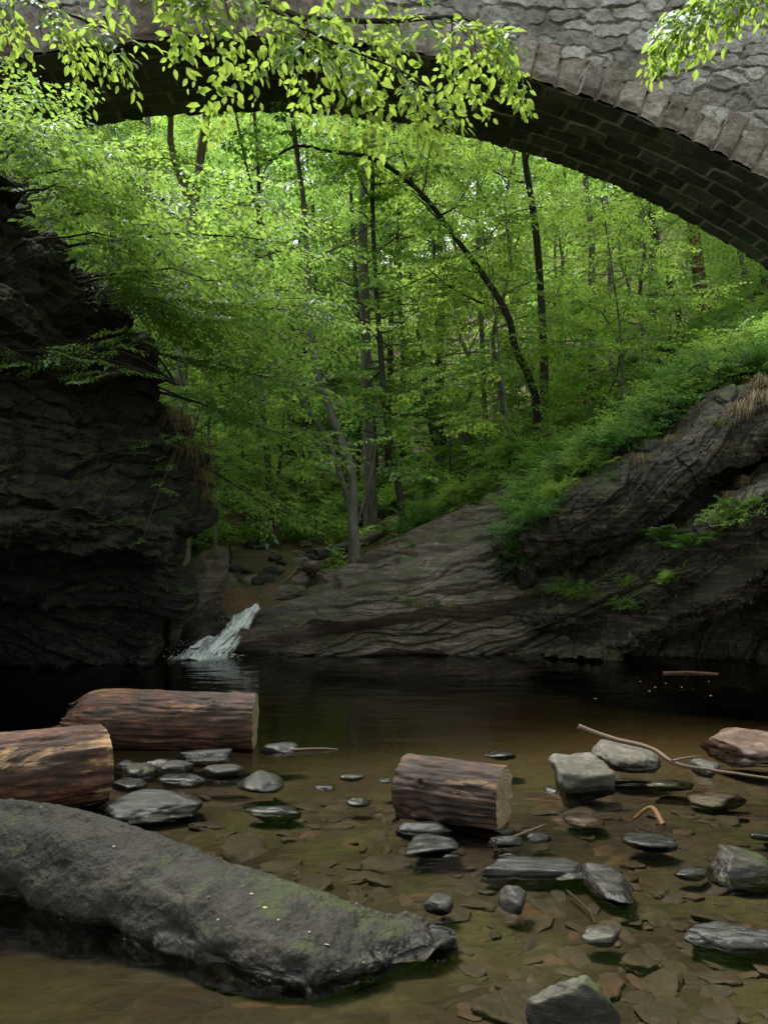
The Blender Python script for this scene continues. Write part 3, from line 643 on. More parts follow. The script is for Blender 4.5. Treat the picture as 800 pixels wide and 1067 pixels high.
# ------------------------------------------------------------------ logs
def make_log(label, a, b, r, mat, seed, ends=(True, True), rough=.03, tips=None, taper=1.0, sag=0):
    a = np.array(a, float); b = np.array(b, float); L_ = np.linalg.norm(b-a); ax = (b-a)/L_
    nl, na = int(max(60, L_*110)), 150
    t = np.linspace(0, 1, nl); th = np.linspace(0, 2*np.pi, na, endpoint=False)
    T, TH = np.meshgrid(t, th, indexing='ij'); X = (T-.5)*L_
    P = np.stack([X*1.0, np.cos(TH)*r*5, np.sin(TH)*r*5], -1).reshape(-1, 3)
    n1 = fbm(P*np.array([1.4, 1.6, 1.6])+seed*7.3, 5).reshape(T.shape); n2 = pnoise(P*np.array([4, 9, 9])+seed).reshape(T.shape)
    n3 = fbm(P*np.array([.8, .35, .35])+seed, 2).reshape(T.shape)
    kn = 0
    for q in range(5):
        rk_ = np.random.default_rng(seed*10+q); kx, ka = rk_.uniform(-.42, .42)*L_, rk_.uniform(0, 6.28); da = np.abs((TH-ka+np.pi) % (2*np.pi)-np.pi)*r
        dd_ = np.hypot(X-kx, da*1.2); kn = kn+.03*np.exp(-(dd_/.05)**2)-.035*np.exp(-(dd_/.018)**2)
    n1 = n1+.35*fbm(P*np.array([3.5, 4.5, 4.5])+seed, 4).reshape(T.shape)
    R = r*(1+(taper-1)*T)*(1+.07*n3)+kn+rough*(np.abs(n1)*1.2-.3)+rough*.35*n2
    V = np.stack([X, R*np.cos(TH), R*np.sin(TH)], -1)
    jag = .012*pnoise(np.stack([np.cos(th)*3, np.sin(th)*3, th*0+seed], -1)); V[0, :, 0] += jag; V[-1, :, 0] += jag
    if tips:                                   # one ragged broken end
        w = np.exp(-T/tips); V[..., 0] -= w*(.10+.16*np.abs(n1))*(.5+.5*np.sin(TH*2+1)); V[..., 1:] *= (1-.45*w)[..., None]
    V = V.reshape(-1, 3); Q = []
    i = np.arange(nl-1)[:, None]*na; j = np.arange(na)[None]; j2 = (j+1) % na
    Q = np.stack([i+j, i+j2, i+na+j2, i+na+j], -1).reshape(-1, 4)
    c = (a+b)/2
    o = empty('log', c, label, 'log', 'cut logs lying in the creek')
    yaw = math.atan2(ax[1], ax[0]); pit = -math.asin(ax[2]); o.rotation_euler = (0, pit, yaw)
    link('bark', mesh_np('bark', V, quads=Q, smooth=True), mat, o)
    for e, on in ((0, ends[0]), (1, ends[1])):
        if not on: continue
        ring = V[:na] if e == 0 else V[-na:]
        cc = ring.mean(0); rows = []
        sgn = -1 if e == 0 else 1
        for k, f in enumerate((.985, .8, .6, .4, .2, .02)):
            q = cc+(ring-cc)*f; q[:, 0] += sgn*.004*(k > 0)+.004*pnoise(q*20+k); rows.append(q)
        VV = np.concatenate(rows); QQ = np.stack([np.add.outer(np.arange(5)*na, np.arange(na)), np.add.outer(np.arange(5)*na, (np.arange(na)+1) % na),
             np.add.outer(np.arange(1, 6)*na, (np.arange(na)+1) % na), np.add.outer(np.arange(1, 6)*na, np.arange(na))], -1).reshape(-1, 4)
        if e == 0: QQ = QQ[:, ::-1]
        link('cut_end', mesh_np('cut_end', VV, quads=QQ), M['cut'], o)
    return o
make_log('long fallen log with peeling red brown bark and one ragged broken end', (-2.62, 6.66, .25), (-1.12, 6.74, .20), .265, M['log_long'], 1, (False, True), .03, tips=.05, taper=.96)
make_log('near left log cut off by the picture edge with bright tan peeling bark', (-3.35, 4.22, .26), (-1.93, 5.28, .22), .275, M['log_near'], 2, (True, True), .028)
make_log('short sawn log round with rough bark standing alone in the shallows', (.13, 4.96, .16), (.73, 4.70, .155), .203, M['log_round'], 3, (True, True), .034)

# sticks
def stick(label, pts, r, mat, name='stick', cat='stick', ns=8, forks=()):
    P = cr(np.array(pts, float), 40); base = P[0].copy()
    A = Acc(); R = np.linspace(r[0], r[1], 40)*(1+.12*pnoise(P*14)); A.tube(P+.006*np.stack([pnoise(P*5), pnoise(P*5+9), pnoise(P*5+4)], -1), R, ns)
    for q in forks: q = np.array(q, float); A.tube(cr(q, 12), np.linspace(r[1]*1.3, r[1]*.5, 12), 5)
    V, Q = A.get(); o = link(name, mesh_np(name, V-base, quads=Q, smooth=True), mat); o.location = base
    return tag(o, label, cat)
stick('long thin bent stick resting across the buff stone', [at(602, 757, 5.9), at(640, 770, 5.85), at(680, 781, 5.75)*1, at(705, 796, 5.6), at(745, 803, 5.65), at(810, 812, 5.62)], (.021, .009), M['stick'], forks=[[at(700, 793, 5.6), at(712, 790, 5.7), at(725, 788, 5.8)]])
stick('thin twig poking up at the right foot of the log round', [onwater(522, 877), at(545, 868, 4.5), at(567, 859, 4.45)], (.008, .004), M['stick'])
stick('bent orange brown twig sticking out of the shallows', [onwater(660, 853, -.01), at(678, 842, 4.75), at(691, 860, 4.6)], (.010, .018), M['orange'])
stick('pale stick floating on the dark water under the right outcrop', [onwater(690, 702, -.005), onwater(720, 701, .0), onwater(748, 703, -.01)], (.03, .02), M['bark_red'])
stick('thin stick lying in the water right of the long fallen log', [onwater(300, 781, .01), onwater(330, 780, .01), onwater(352, 781, 0)], (.010, .005), M['stick'])
stick('dark thin twig on the creek bed below the long flat slab', [onwater(590, 928, -.04), onwater(612, 948, -.04), onwater(620, 962, -.04)], (.006, .004), M['bark_dark'])
stick('pale fallen branch lying across the ground at the foot of the far trees', [at(228, 584, 19), at(246, 583, 19), at(264, 584, 19)], (.06, .04), M['bark_pale'], name='fallen_branch', cat='branch')
stick('brown fallen branch leaning among rocks above the waterfall', [at(262, 622, 16), at(285, 606, 16.4), at(310, 596, 16.8)], (.05, .03), M['bark_red'], name='fallen_branch', cat='branch')
stick('short orange broken branch above the waterfall', [at(292, 608, 16.), at(303, 600, 16.1), at(312, 588, 16.2)], (.03, .02), M['stick'], name='fallen_branch', cat='branch')
stick('dark fallen trunk lying at the foot of the forest slope', [at(330, 578, 18.5), at(375, 566, 18.9), at(398, 556, 19.2)], (.14, .10), M['bark_dark'], name='dead_log', cat='log')

# small fallen leaves
def fallen(px, py, z, s, rot, label, mat, grp):
    D = F*(CZ-z)/(py-HY); c = np.array([(px-CX)/F*D, D, z])
    V = np.array([(-1, 0, 0), (-.3, .42, .06), (.4, .3, .05), (1, 0, .0), (.4, -.3, .07), (-.3, -.42, .04), (0, 0, -.02)])*s
    o = link('fallen_leaf', mesh_np('fallen_leaf', V, tris=np.array([(0, 6, 1), (1, 6, 2), (2, 6, 3), (3, 6, 4), (4, 6, 5), (5, 6, 0)])), mat)
    o.location = c; o.rotation_euler = (0.15, .1, rot); return tag(o, label, 'leaf', grp)
bd = bpy.data.objects['boulder']
dg = None
FL = [(44, 841), (119, 882), (199, 0), (253, 924), (262, 932), (276, 946), (290, 959), (371, 942), (340, 985), (378, 1003), (352, 1011), (65, 957), (130, 975), (228, 958), (62, 905), (322, 972), (218, 935)]

# ------------------------------------------------------------------ foliage machinery
def leafshape(det):
    if det == 0:
        v = np.array([(0, 0, 0), (.5, .36, .06), (1, 0, -.05), (.5, -.36, .06)]); t = np.array([(0, 2, 1), (0, 3, 2)])
    else:
        v = np.array([(0, 0, 0), (.45, 0, -.02), (1, 0, -.10), (.28, .24, .05), (.66, .21, .02), (.28, -.24, .05), (.66, -.21, .02)])
        t = np.array([(0, 1, 3), (3, 1, 4), (4, 1, 2), (0, 5, 1), (5, 6, 1), (6, 2, 1)])
    return v, t
def spray(seed, L_=.8, n=9, leaf=.09, det=0, droop=.15, side=.45):
    """a flat leafy twig: leaves alternate along a main twig and its side twigs; local x along the twig"""
    r = np.random.default_rng(seed); lv, lt = leafshape(det); out = []; segs = []
    def twig(p, ang, ln, k):
        m = max(3, int(ln/(leaf*.62))); d = np.array([math.cos(ang), math.sin(ang), 0])
        q = p+d*ln+np.array([0, 0, -droop*ln]); segs.append((p, q))
        for i in range(m):
            t = (i+.6)/m; c = p+(q-p)*t+np.array([0, 0, r.normal()*.012]); sd = 1 if i % 2 else -1
            if i == m-1: sd = 0
            a = ang+sd*r.uniform(.7, 1.15)+r.normal()*.12; s = leaf*r.uniform(.45, 1.25)
            V = lv*s; roll = r.normal()*.35; pit = .15+abs(r.normal())*.3
            V = np.c_[V[:, 0], V[:, 1]*math.cos(roll)-V[:, 2]*math.sin(roll), V[:, 1]*math.sin(roll)+V[:, 2]*math.cos(roll)]
            V = np.c_[V[:, 0]*math.cos(pit)+V[:, 2]*math.sin(pit), V[:, 1], -V[:, 0]*math.sin(pit)+V[:, 2]*math.cos(pit)]
            V = np.c_[V[:, 0]*math.cos(a)-V[:, 1]*math.sin(a), V[:, 0]*math.sin(a)+V[:, 1]*math.cos(a), V[:, 2]]+c
            out.append(V)
        if k:
            for i in range(n):
                t = .12+.8*i/n; sd = 1 if i % 2 else -1
                twig(p+(q-p)*t, ang+sd*r.uniform(.6, .95), L_*side*(1-.55*t)*r.uniform(.6, 1.1), 0)
    twig(np.zeros(3), 0, L_, 1)
    V = np.array(out); return V, lt, segs
def bake(tmpls, pos, yaw, pitch, scale, r, tint0=None):
    """instances of spray templates merged into one vertex/face array"""
    VS = []; TS = []; TI = []; n = 0
    which = r.integers(0, len(tmpls), len(pos))
    for k, (V, lt, _) in enumerate(tmpls):
        m = which == k
        if not m.any(): continue
        P = pos[m]; y = yaw[m]; p = pitch[m]; s = scale[m]; ro = r.normal(size=m.sum())*.18
        cy, sy, cp, sp, cr_, sr = np.cos(y), np.sin(y), np.cos(p), np.sin(p), np.cos(ro), np.sin(ro)
        # Rz(y) * Ry(-p) * Rx(ro)
        R = np.empty((m.sum(), 3, 3))
        R[:, 0, 0] = cy*cp; R[:, 0, 1] = -sy*cr_-cy*sp*sr; R[:, 0, 2] = sy*sr-cy*sp*cr_
        R[:, 1, 0] = sy*cp; R[:, 1, 1] = cy*cr_-sy*sp*sr; R[:, 1, 2] = -cy*sr-sy*sp*cr_
        R[:, 2, 0] = sp; R[:, 2, 1] = cp*sr; R[:, 2, 2] = cp*cr_
        nl, nv = V.shape[:2]
        W_ = np.einsum('sij,vj->svi', R, V.reshape(-1, 3))*s[:, None, None]+P[:, None]
        W_ = W_.reshape(-1, 3); cnt_ = len(P)*nl
        T = (np.arange(cnt_)[:, None, None]*nv+lt[None]).reshape(-1, 3)+n
        base_t = r.random(len(P)) if tint0 is None else tint0[m]
        ti = np.clip(np.repeat(base_t, nl)*.6+r.random(cnt_)*.4, 0, 1)
        VS.append(W_); TS.append(T); TI.append(np.repeat(ti, nv)); n += len(W_)
    return np.concatenate(VS), np.concatenate(TS), np.concatenate(TI)
SP = {
 'far': [spray(900+i, 1.05, 9, .14, 0, .14, .5) for i in range(4)],
 'mid': [spray(910+i, .85, 8, .095, 0, .15, .5) for i in range(4)],
 'left': [spray(920+i, .75, 7, .095, 1, .2, .45) for i in range(4)],
 'near': [spray(930+i, .5, 3, .105, 1, .35, .5) for i in range(4)],
 'needle': [spray(940+i, .9, 14, .05, 0, .2, .42) for i in range(3)],
 'shrub': [spray(950+i, .35, 5, .055, 0, .1, .55) for i in range(4)],
}
class Tree:
    def __init__(s, seed): s.A = Acc(); s.B = Acc(); s.pos = []; s.yaw = []; s.pit = []; s.sc = []; s.r = np.random.default_rng(seed); s.seed = seed
    def add_spray(s, p, yaw, pit, sc): s.pos.append(p); s.yaw.append(yaw); s.pit.append(pit); s.sc.append(sc)
    def trunk(s, P, r0, r1, ns=9, n=26, flare=.35):
        P = cr(np.array(P, float), n); t = np.linspace(0, 1, n)
        R = r0+(r1-r0)*t**.8; R = R*(1+flare*np.exp(-t*n/1.6)); s.A.tube(P, R, ns, .25, s.seed); return P, R
    def limb(s, a, d, L_, r0, up=.1, sub=True, dens=1.0, sps=1.0, droop=0., start=.25, flat=.35):
        r = s.r; n = 7; d = d/np.linalg.norm(d); pts = [a]; v = d.copy()
        for i in range(n): 
            v = v+r.normal(size=3)*.12+np.array([0, 0, (up-droop*i/n)*.25]); v /= np.linalg.norm(v); pts.append(pts[-1]+v*L_/n)
        P = np.array(pts); s.B.tube(P, np.linspace(r0, r0*.15, n+1), 5)
        if sub: s.leafalong(P, L_, r0, dens, sps, start, flat)
        return P
    def leafalong(s, P, L_, r0, dens=1.0, sps=1.0, start=.25, flat=.35):
        r = s.r; m = max(3, int(L_*2.1*dens)); k = 0
        for i in range(m):
            t = start+(1-start)*(i+r.random())/m; x = t*(len(P)-1); j = min(int(x), len(P)-2); c = P[j]+(P[j+1]-P[j])*(x-j)
            dv = P[j+1]-P[j]; yw = math.atan2(dv[1], dv[0])+(1 if i % 2 else -1)*r.uniform(.5, 1.2)
            sl = max(.3, (1-t*.7)*L_*.42)*r.uniform(.6, 1.1)
            e = c+np.array([math.cos(yw)*sl, math.sin(yw)*sl, r.normal()*.12*sl])
            if sl > .5: s.B.tube(np.array([c, (c+e)/2+[0, 0, .04*sl], e]), np.array([r0*.22, r0*.15, .006]), 3)
            q = max(1, int(sl*1.5*dens))
            for h in range(q+1):
                f = (h+.3)/(q+.3)
                s.add_spray(c+(e-c)*f*.92, yw+r.normal()*.5*(1 if h < q else .3), -.12+r.normal()*.2*flat/.35, sps*r.uniform(.75, 1.2))
        v = P[-1]-P[-2]; s.add_spray(P[-1], math.atan2(v[1], v[0]), -.1, sps)
    def auto(s, P, R, t0, nl, lmax, dens=1., sps=1., up=.15, prof=None, el=(.15, .6), droop=0.):
        r = s.r; az = r.uniform(0, 6.28)
        for i in range(nl):
            t = t0+(1-t0)*(i+r.random()*.8)/nl; x = t*(len(P)-1); j = min(int(x), len(P)-2); c = P[j]+(P[j+1]-P[j])*(x-j)
            az += 2.4+r.normal()*.3; u = (t-t0)/(1-t0)
            L_ = lmax*(prof(u) if prof else (.55+.9*u*(1-u)*2-.45*u*u))*r.uniform(.7, 1.15)
            e = r.uniform(*el)+u*.35; d = np.array([math.cos(az)*math.cos(e), math.sin(az)*math.cos(e), math.sin(e)])
            s.limb(c, d, max(L_, .6), max(R[j]*.42, .012), up, True, dens, sps, droop)
    def build(s, base, name, label, bark, leaf, kind, group=None, root=None, cat='tree', parts=('trunk', 'branches', 'crown'), keep=None):
        base = np.array(base, float)
        o = root or empty(name, base, label, cat, group)
        if s.A.n: V, Q = s.A.get(); child(parts[0], V, base, bark, o, quads=Q, smooth=True)
        if s.B.n: V, Q = s.B.get(); child(parts[1], V, base, bark, o, quads=Q, smooth=True)
        if s.pos:
            pos = np.array(s.pos); yaw = np.array(s.yaw); pit = np.array(s.pit); sc = np.array(s.sc)
            if keep is not None: k = keep(pos); pos, yaw, pit, sc = pos[k], yaw[k], pit[k], sc[k]
            tz = np.clip(.5+.45*fbm(pos*.35+s.seed, 2)*1.6+s.r.normal(size=len(pos))*.15, 0, 1)
            V, T, ti = bake(SP[kind], pos, yaw, pit, sc, s.r, tz)
            child(parts[2], V, base, leaf, o, tris=T, tint=ti)
        return o
def gz(x, y): return float(hground(np.array([[float(x)]]), np.array([[float(y)]]))[0, 0])

# ---- prototypes for the trees that fill the valley
def proto(seed, h, r0, t0, nl, lmax, bark, leaf, kind, lean=.4, **k):
    T = Tree(seed); r = T.r; n = 7
    pts = [np.array([0, 0, -.8])]+[np.array([r.normal()*lean*(i/n), r.normal()*lean*(i/n), h*i/n]) for i in range(1, n+1)]
    P, R = T.trunk(pts, r0, r0*.12, 7, 22); T.auto(P, R, t0, nl, lmax, **k)
    return T.build((0, 0, 0), 'forest_tree', '', M[bark], M[leaf], kind)
PR = {
 'tall1': proto(1, 23, .20, .30, 34, 5.2, 'bark_grey', 'leaf_a', 'far', dens=.8),
 'tall2': proto(2, 20, .16, .22, 36, 4.6, 'bark_dark', 'leaf_b', 'far', dens=.8),
 'tall3': proto(3, 25, .24, .35, 34, 5.6, 'bark_grey', 'leaf_c', 'far', dens=.8),
 'mid1': proto(4, 11, .09, .18, 26, 3.6, 'bark_grey', 'leaf_b', 'mid', el=(.0, .35), up=.05),
 'mid2': proto(5, 9, .07, .15, 24, 3.2, 'bark_dark', 'leaf_a', 'mid', el=(.0, .35), up=.05),
 'low1': proto(6, 4.2, .04, .08, 16, 2.2, 'bark_dark', 'leaf_a', 'mid', lean=.25, el=(.0, .4), up=.0),
 'low2': proto(7, 3.0, .03, .05, 14, 1.9, 'bark_grey', 'leaf_b', 'mid', lean=.25, el=(.0, .4), up=.0),
 'hem': proto(8, 16, .16, .12, 46, 3.4, 'bark_dark', 'needle', 'needle', dens=1.1, up=-.1, prof=lambda u: 1.05-.85*u, el=(-.1, .15), droop=.4),
}
LAB = {'tall1': ('tall straight tree with grey trunk and green crown in the valley forest', 'tall trees of the valley forest'),
 'tall2': ('tall dark trunked tree with yellow green crown in the valley forest', 'tall yellow green trees of the valley forest'),
 'tall3': ('tall tree with bluish green crown in the valley forest', 'tall bluish green trees of the valley forest'),
 'mid1': ('slender young tree with tiers of yellow green leaves under the tall trees', 'young yellow green trees'),
 'mid2': ('slender dark stemmed young tree with tiers of green leaves under the tall trees', 'young green trees'),
 'low1': ('low leafy green sapling on the forest floor', 'green saplings'), 'low2': ('low yellow green sapling on the forest floor', 'yellow green saplings'),
 'hem': ('dark fine needled hemlock among the broadleaf trees', 'hemlocks')}
used = set()
def put(kind, x, y, s=1., rz=None, z=None, lab=None):
    src = PR[kind]; r = random
    if kind in used:
        o = src.copy(); col.objects.link(o)
        for ch in src.children:
            c = ch.copy(); col.objects.link(c); c.parent = o
    else: o = src; used.add(kind)
    o.location = (x, y, gz(x, y) if z is None else z); o.rotation_euler = (0, 0, r.uniform(0, 6.28) if rz is None else rz); o.scale = (s, s, s*r.uniform(.92, 1.08))
    l, g_ = LAB[kind]; tag(o, lab or l, 'tree' if not kind.startswith('low') else 'sapling', g_)
    if kind.startswith('low'): o.name = 'sapling'
    if kind == 'hem': o.name = 'hemlock_tree'
    return o
tr = random.Random(5)
def scatter(kinds, n, y0, y1, mind, smin=.85, smax=1.15, xf=.62, pts=[], avoid=None):
    pts = []; k = 0; tries = 0
    while k < n and tries < 4000:
        tries += 1; y = y0+(y1-y0)*tr.random(); x = tr.uniform(-xf, xf)*y+tr.uniform(-1.5, 1.5)
        if any((x-a)**2+(y-b)**2 < mind**2 for a, b in pts): continue
        if avoid and avoid(x, y): continue
        pts.append((x, y)); put(kinds[k % len(kinds)], x, y, tr.uniform(smin, smax)); k += 1
gap = lambda x, y: abs(x/y+.06) < .05 and y < 42      # the valley axis, where the sky shows
scatter(['tall1', 'tall2', 'tall3', 'tall2'], 34, 30, 66, 4.2, avoid=gap)
scatter(['tall2', 'tall1', 'tall3'], 46, 62, 95, 3.8, 1., 1.3, .6)
scatter(['mid1', 'mid2', 'mid1'], 64, 21, 46, 2.3, avoid=lambda x, y: (abs(x/y+.02) < .06 and y < 30) or (abs(x/y+.245) < .05 and y < 30))
scatter(['low1', 'low2', 'low1'], 70, 17.5, 38, 1.1, .6, 1.15, .6, avoid=lambda x, y: (y < 20 and x > -2.4) )
for x, y, s, k in ((-4.1, 15.2, .62, 'mid2'), (-3.6, 16.6, .6, 'mid1'), (-4.9, 14.8, .6, 'mid1'), (-4.4, 17.8, .75, 'mid2'), (-5.6, 17, .8, 'mid1')): put(k, x, y, s)
for x, y, s in ((-3.2, 27, .95), (.2, 25.5, .85), (-9, 25, 1)): put('hem', x, y, s)
PR['canopy'] = proto(9, 25, .2, .5, 34, 5.0, 'bark_grey', 'leaf_b', 'far', dens=.8); LAB['canopy'] = ('tall bare stemmed tree added for a high crown that screens the sky', 'added high crowned trees')
for x, y, s in ((-9, 29, 1), (2.2, 31, 1.)): put('canopy', x, y, s)  # added so their crowns block bright sky from reflecting in the pool
for x, y, s, k in ((1.5, -4.5, .85, 'tall2'), (-2.5, -6, .9, 'tall1'), (9.5, 5.5, .8, 'tall1'), (-4.5, -3, .8, 'tall2'), (-5.6, 3.2, .75, 'tall3'), (4.8, -2.5, .8, 'tall1'), (-7.6, 1.5, .8, 'tall1'), (8.6, 2.5, .8, 'tall2'), (-9.5, 16, .9, 'tall1'), (-12, 11.5, 1, 'tall2'), (-9.5, 20, .9, 'tall2'), (13.5, 17, .8, 'tall1'), (16, 22, .9, 'tall2'), (15, 11, .8, 'tall3'), (-11, 4, .8, 'tall3'), (12, 3, .8, 'tall1'),  # unseen trees around the camera, added to shade the foreground; others flank the valley
                   (-8, -6, .9, 'tall1'), (7, -7, .9, 'tall2'), (0, -12, 1., 'tall3'), (-14, -12, 1, 'tall2'), (13, -14, 1, 'tall1')): put(k, x, y, s)

# ---- the trees one can tell apart: trunk traced through (px,py) at distance D
def special(label, pts, D, wpx, bark, leaf, seed, kind='far', top=None, nl=12, lmax=3.0, t0=.45, name='forest_tree', forks=(), dead=0, dens=.9, D2=None, sps=1., el=(.1, .5)):
    T = Tree(seed); n = len(pts); D2 = D2 or D
    P = [at(px, py, D+(D2-D)*i/(n-1)) for i, (px, py) in enumerate(pts)]
    base = P[0].copy(); g0 = gz(base[0], base[1]); 
    if g0 < base[2]-.05: P = [np.array([P[0][0], P[0][1], g0-.3])]+P
    else: P = [P[0]-np.array([0, 0, .5])]+P
    v = P[-1]-P[-2]; v = v/np.linalg.norm(v)
    if top:
        while P[-1][2] < top: v = v*.75+np.array([0, 0, .25]); v /= np.linalg.norm(v); P.append(P[-1]+v*2.2+T.r.normal(size=3)*.12)
    r0 = wpx/F*D/2
    Pc, R = T.trunk(P, r0, r0*.3, 10, 44, .5)
    for f in forks:
        Q = cr(np.array([at(a, b, d) for a, b, d in f['p']]), 14); T.B.tube(Q, np.linspace(f['r'], f['r']*.35, 14), 6)
        if f.get('leaf', 1): T.leafalong(Q, np.linalg.norm(Q[-1]-Q[0]), f['r'], 1., sps, .4)
    for i in range(dead):
        t = T.r.uniform(.2, .7); j = int(t*(len(Pc)-2)); a = T.r.uniform(0, 6.28); L_ = T.r.uniform(.6, 1.8)
        T.limb(Pc[j], np.array([math.cos(a), math.sin(a), T.r.uniform(-.1, .3)]), L_, .02, 0, False)
    if nl: T.auto(Pc, R, t0, nl, lmax, dens, sps, el=el)
    return T.build(P[0], name, label, M[bark], M[leaf], kind)
special('pale trunked tree forking into two limbs under the left part of the arch', [(190, 330), (197, 255), (205, 195), (211, 150), (216, 112)], 16.8, 14, 'bark_pale', 'leaf_b', 101, top=22, nl=14, t0=.55,
        forks=[dict(p=[(201, 215, 16.8), (188, 182, 16.7), (178, 150, 16.6), (178, 112, 16.5), (170, 60, 16.3)], r=.11, leaf=0)])
special('leaning grey tree with flared roots at the head of the rock shelf', [(371, 585), (368, 545), (367, 494), (346, 434), (329, 381), (322, 325)], 16.8, 13, 'bark_grey', 'leaf_a', 102, top=13, nl=14, t0=.5, lmax=2.4,
        forks=[dict(p=[(368, 560, 16.8), (385, 500, 17), (395, 440, 17), (392, 400, 17.1)], r=.03)])
special('thin dark stem rising just left of the leaning grey tree', [(366, 560), (362, 520), (342, 460), (316, 419), (300, 370)], 18, 8, 'bark_grey', 'leaf_a', 103, top=12, nl=9, t0=.5, lmax=2)
special('thick straight pale grey trunk at the centre of the forest', [(386, 540), (385, 480), (382, 400), (380, 314), (378, 240)], 20.5, 15, 'bark_grey', 'leaf_c', 104, top=25, nl=16, t0=.5)
special('dark companion trunk just right of the thick central trunk', [(396, 540), (393, 500), (388, 440), (374, 330), (370, 280)], 25, 8, 'bark_dark', 'leaf_a', 105, top=20, nl=10, t0=.5)
special('slim dark hemlock trunk with many bare side twigs right of the centre', [(419, 535), (410, 480), (402, 430), (395, 344), (391, 287), (388, 200)], 18.3, 9, 'bark_dark', 'needle', 106, kind='needle', top=15, nl=22, t0=.35, dead=26, lmax=2.0, el=(-.1, .3))
special('dark leaning trunk leftmost of the trees beyond the waterfall', [(292, 582), (281, 512), (277, 460), (272, 400)], 19, 9, 'bark_dark', 'leaf_a', 107, top=13, nl=12, t0=.4, lmax=2.4,
        forks=[dict(p=[(284, 530, 19), (292, 480, 19), (296, 430, 19)], r=.06, leaf=0)])
special('straight slim trunk between the leftmost and the leaning grey tree', [(317, 545), (316, 490), (316, 430), (317, 370)], 24, 7, 'bark_dark', 'leaf_b', 108, top=17, nl=12, t0=.4)
special('long dark trunk curving up to the left beneath the arch', [(560, 470), (559, 434), (555, 403), (537, 364), (529, 329), (502, 285), (476, 250), (440, 203), (402, 172), (378, 162)], 20, 11, 'bark_dark', 'leaf_b', 109, nl=12, t0=.6, lmax=2.0, D2=17.5,
        forks=[dict(p=[(430, 192, 18.2), (420, 165, 18.2), (416, 150, 18.1), (400, 152, 18)], r=.035), dict(p=[(378, 162, 17.5), (345, 158, 17.3), (310, 152, 17), (285, 165, 16.9), (262, 178, 16.8)], r=.05, leaf=0),
               dict(p=[(529, 329, 19.3), (500, 315, 19.3), (470, 300, 19.2), (440, 275, 19.2)], r=.04)])
special('straight dark trunk beside the base of the curved one', [(568, 472), (567, 420), (566, 359), (559, 250), (546, 160)], 19, 12, 'bark_dark', 'leaf_a', 110, top=20, nl=14, t0=.5)
special('thick red brown trunk high on the slope just under the arch', [(734, 330), (730, 310), (722, 235), (716, 180)], 27, 18, 'bark_red', 'leaf_b', 111, top=24, nl=12, t0=.5)
special('slanting slim trunk left of the red brown trunk', [(708, 335), (696, 290), (684, 250), (672, 205)], 25, 8, 'bark_dark', 'leaf_a', 112, top=22, nl=10, t0=.5)
special('mossy grey trunk on the slope right of the straight dark trunk', [(617, 405), (616, 350), (616, 250), (610, 190)], 25, 10, 'bark_grey', 'leaf_b', 113, top=22, nl=12, t0=.5)
special('thin pale trunk touching the mossy grey trunk on the slope', [(637, 405), (635, 350), (634, 250), (630, 200)], 26, 6, 'bark_pale', 'leaf_a', 114, top=20, nl=8, t0=.5)
special('slender pale trunk between the hemlock and the curved trunk', [(506, 475), (504, 400), (501, 330), (498, 250), (497, 210)], 24, 7, 'bark_grey', 'leaf_b', 115, top=19, nl=10, t0=.45)
special('dark trunk far back in the middle of the forest', [(452, 462), (447, 430), (440, 374), (432, 320)], 30, 8, 'bark_dark', 'leaf_a', 116, top=22, nl=10, t0=.5)
special('dark trunk at the right of the pair far back in the forest', [(462, 468), (460, 430), (458, 380), (455, 320)], 28, 7, 'bark_dark', 'leaf_c', 117, top=20, nl=10, t0=.5)
special('slender trunk at the far right under the arch', [(785, 330), (778, 300), (770, 260)], 24, 7, 'bark_grey', 'leaf_b', 118, top=20, nl=10, t0=.5)
special('young maple with broad yellow green tiers in front of the curved trunk', [(530, 470), (526, 420), (520, 370), (516, 330)], 18, 4, 'bark_grey', 'leaf_b', 119, kind='mid', top=8, nl=20, t0=.3, lmax=2.2, el=(0, .25))
special('young maple with tiered leaves above the right slope', [(650, 420), (648, 380), (645, 340), (640, 300)], 18.5, 4, 'bark_grey', 'leaf_b', 120, kind='mid', top=10, nl=22, t0=.25, lmax=2.4, el=(0, .25))

# ---- tree rooted on the left cliff: limbs reach out over the pool
T = Tree(301); base = np.array([-6.4, 11.2, 5.0])
P, R = T.trunk([base+[0, 0, -1.2], base, base+[.3, -.1, 2.5], base+[.2, -.3, 5], base+[.6, -.2, 8]], .2, .06, 9)
tg = [(300, 255, 10.2), (335, 330, 10.8), (300, 400, 11.4), (270, 215, 10), (215, 290, 9.4), (120, 245, 9.0), (60, 190, 8.6), (15, 140, 8.2), (90, 170, 8.8), (235, 330, 10.2), (250, 440, 11.8), (90, 150, 9.6),
      (275, 300, 11.2), (120, 200, 9.6), (330, 470, 12.4), (240, 500, 12.8), (20, 90, 9), (300, 350, 12), (190, 300, 10.2), (50, 130, 8.4), (190, 320, 9.8), (225, 385, 11.4), (290, 540, 13.0)]
for i, (px, py, D) in enumerate(tg):
    e = at(px, py, D); a = P[min(25, int(4+19*np.clip((e[2]-4.2)/7, 0, 1)))]; mdl = a*.5+e*.5+np.array([0, 0, .7])
    Q = bez(a, mdl, e, 10); T.B.tube(Q+T.r.normal(size=Q.shape)*.03, np.linspace(.04, .006, 10), 5); T.leafalong(Q, np.linalg.norm(e-a)*1.0, .025, 1.9, 1.0, .3, .45)
T.build(base, 'overhanging_tree', 'leafy tree rooted on the left cliff with bright layered branches over the pool', M['bark_dark'], M['leaf_left'], 'left',
        keep=lambda q: (q[:, 0] > -2.6) | (q[:, 2] > 3.9+1.3*(-2.6-q[:, 0])))
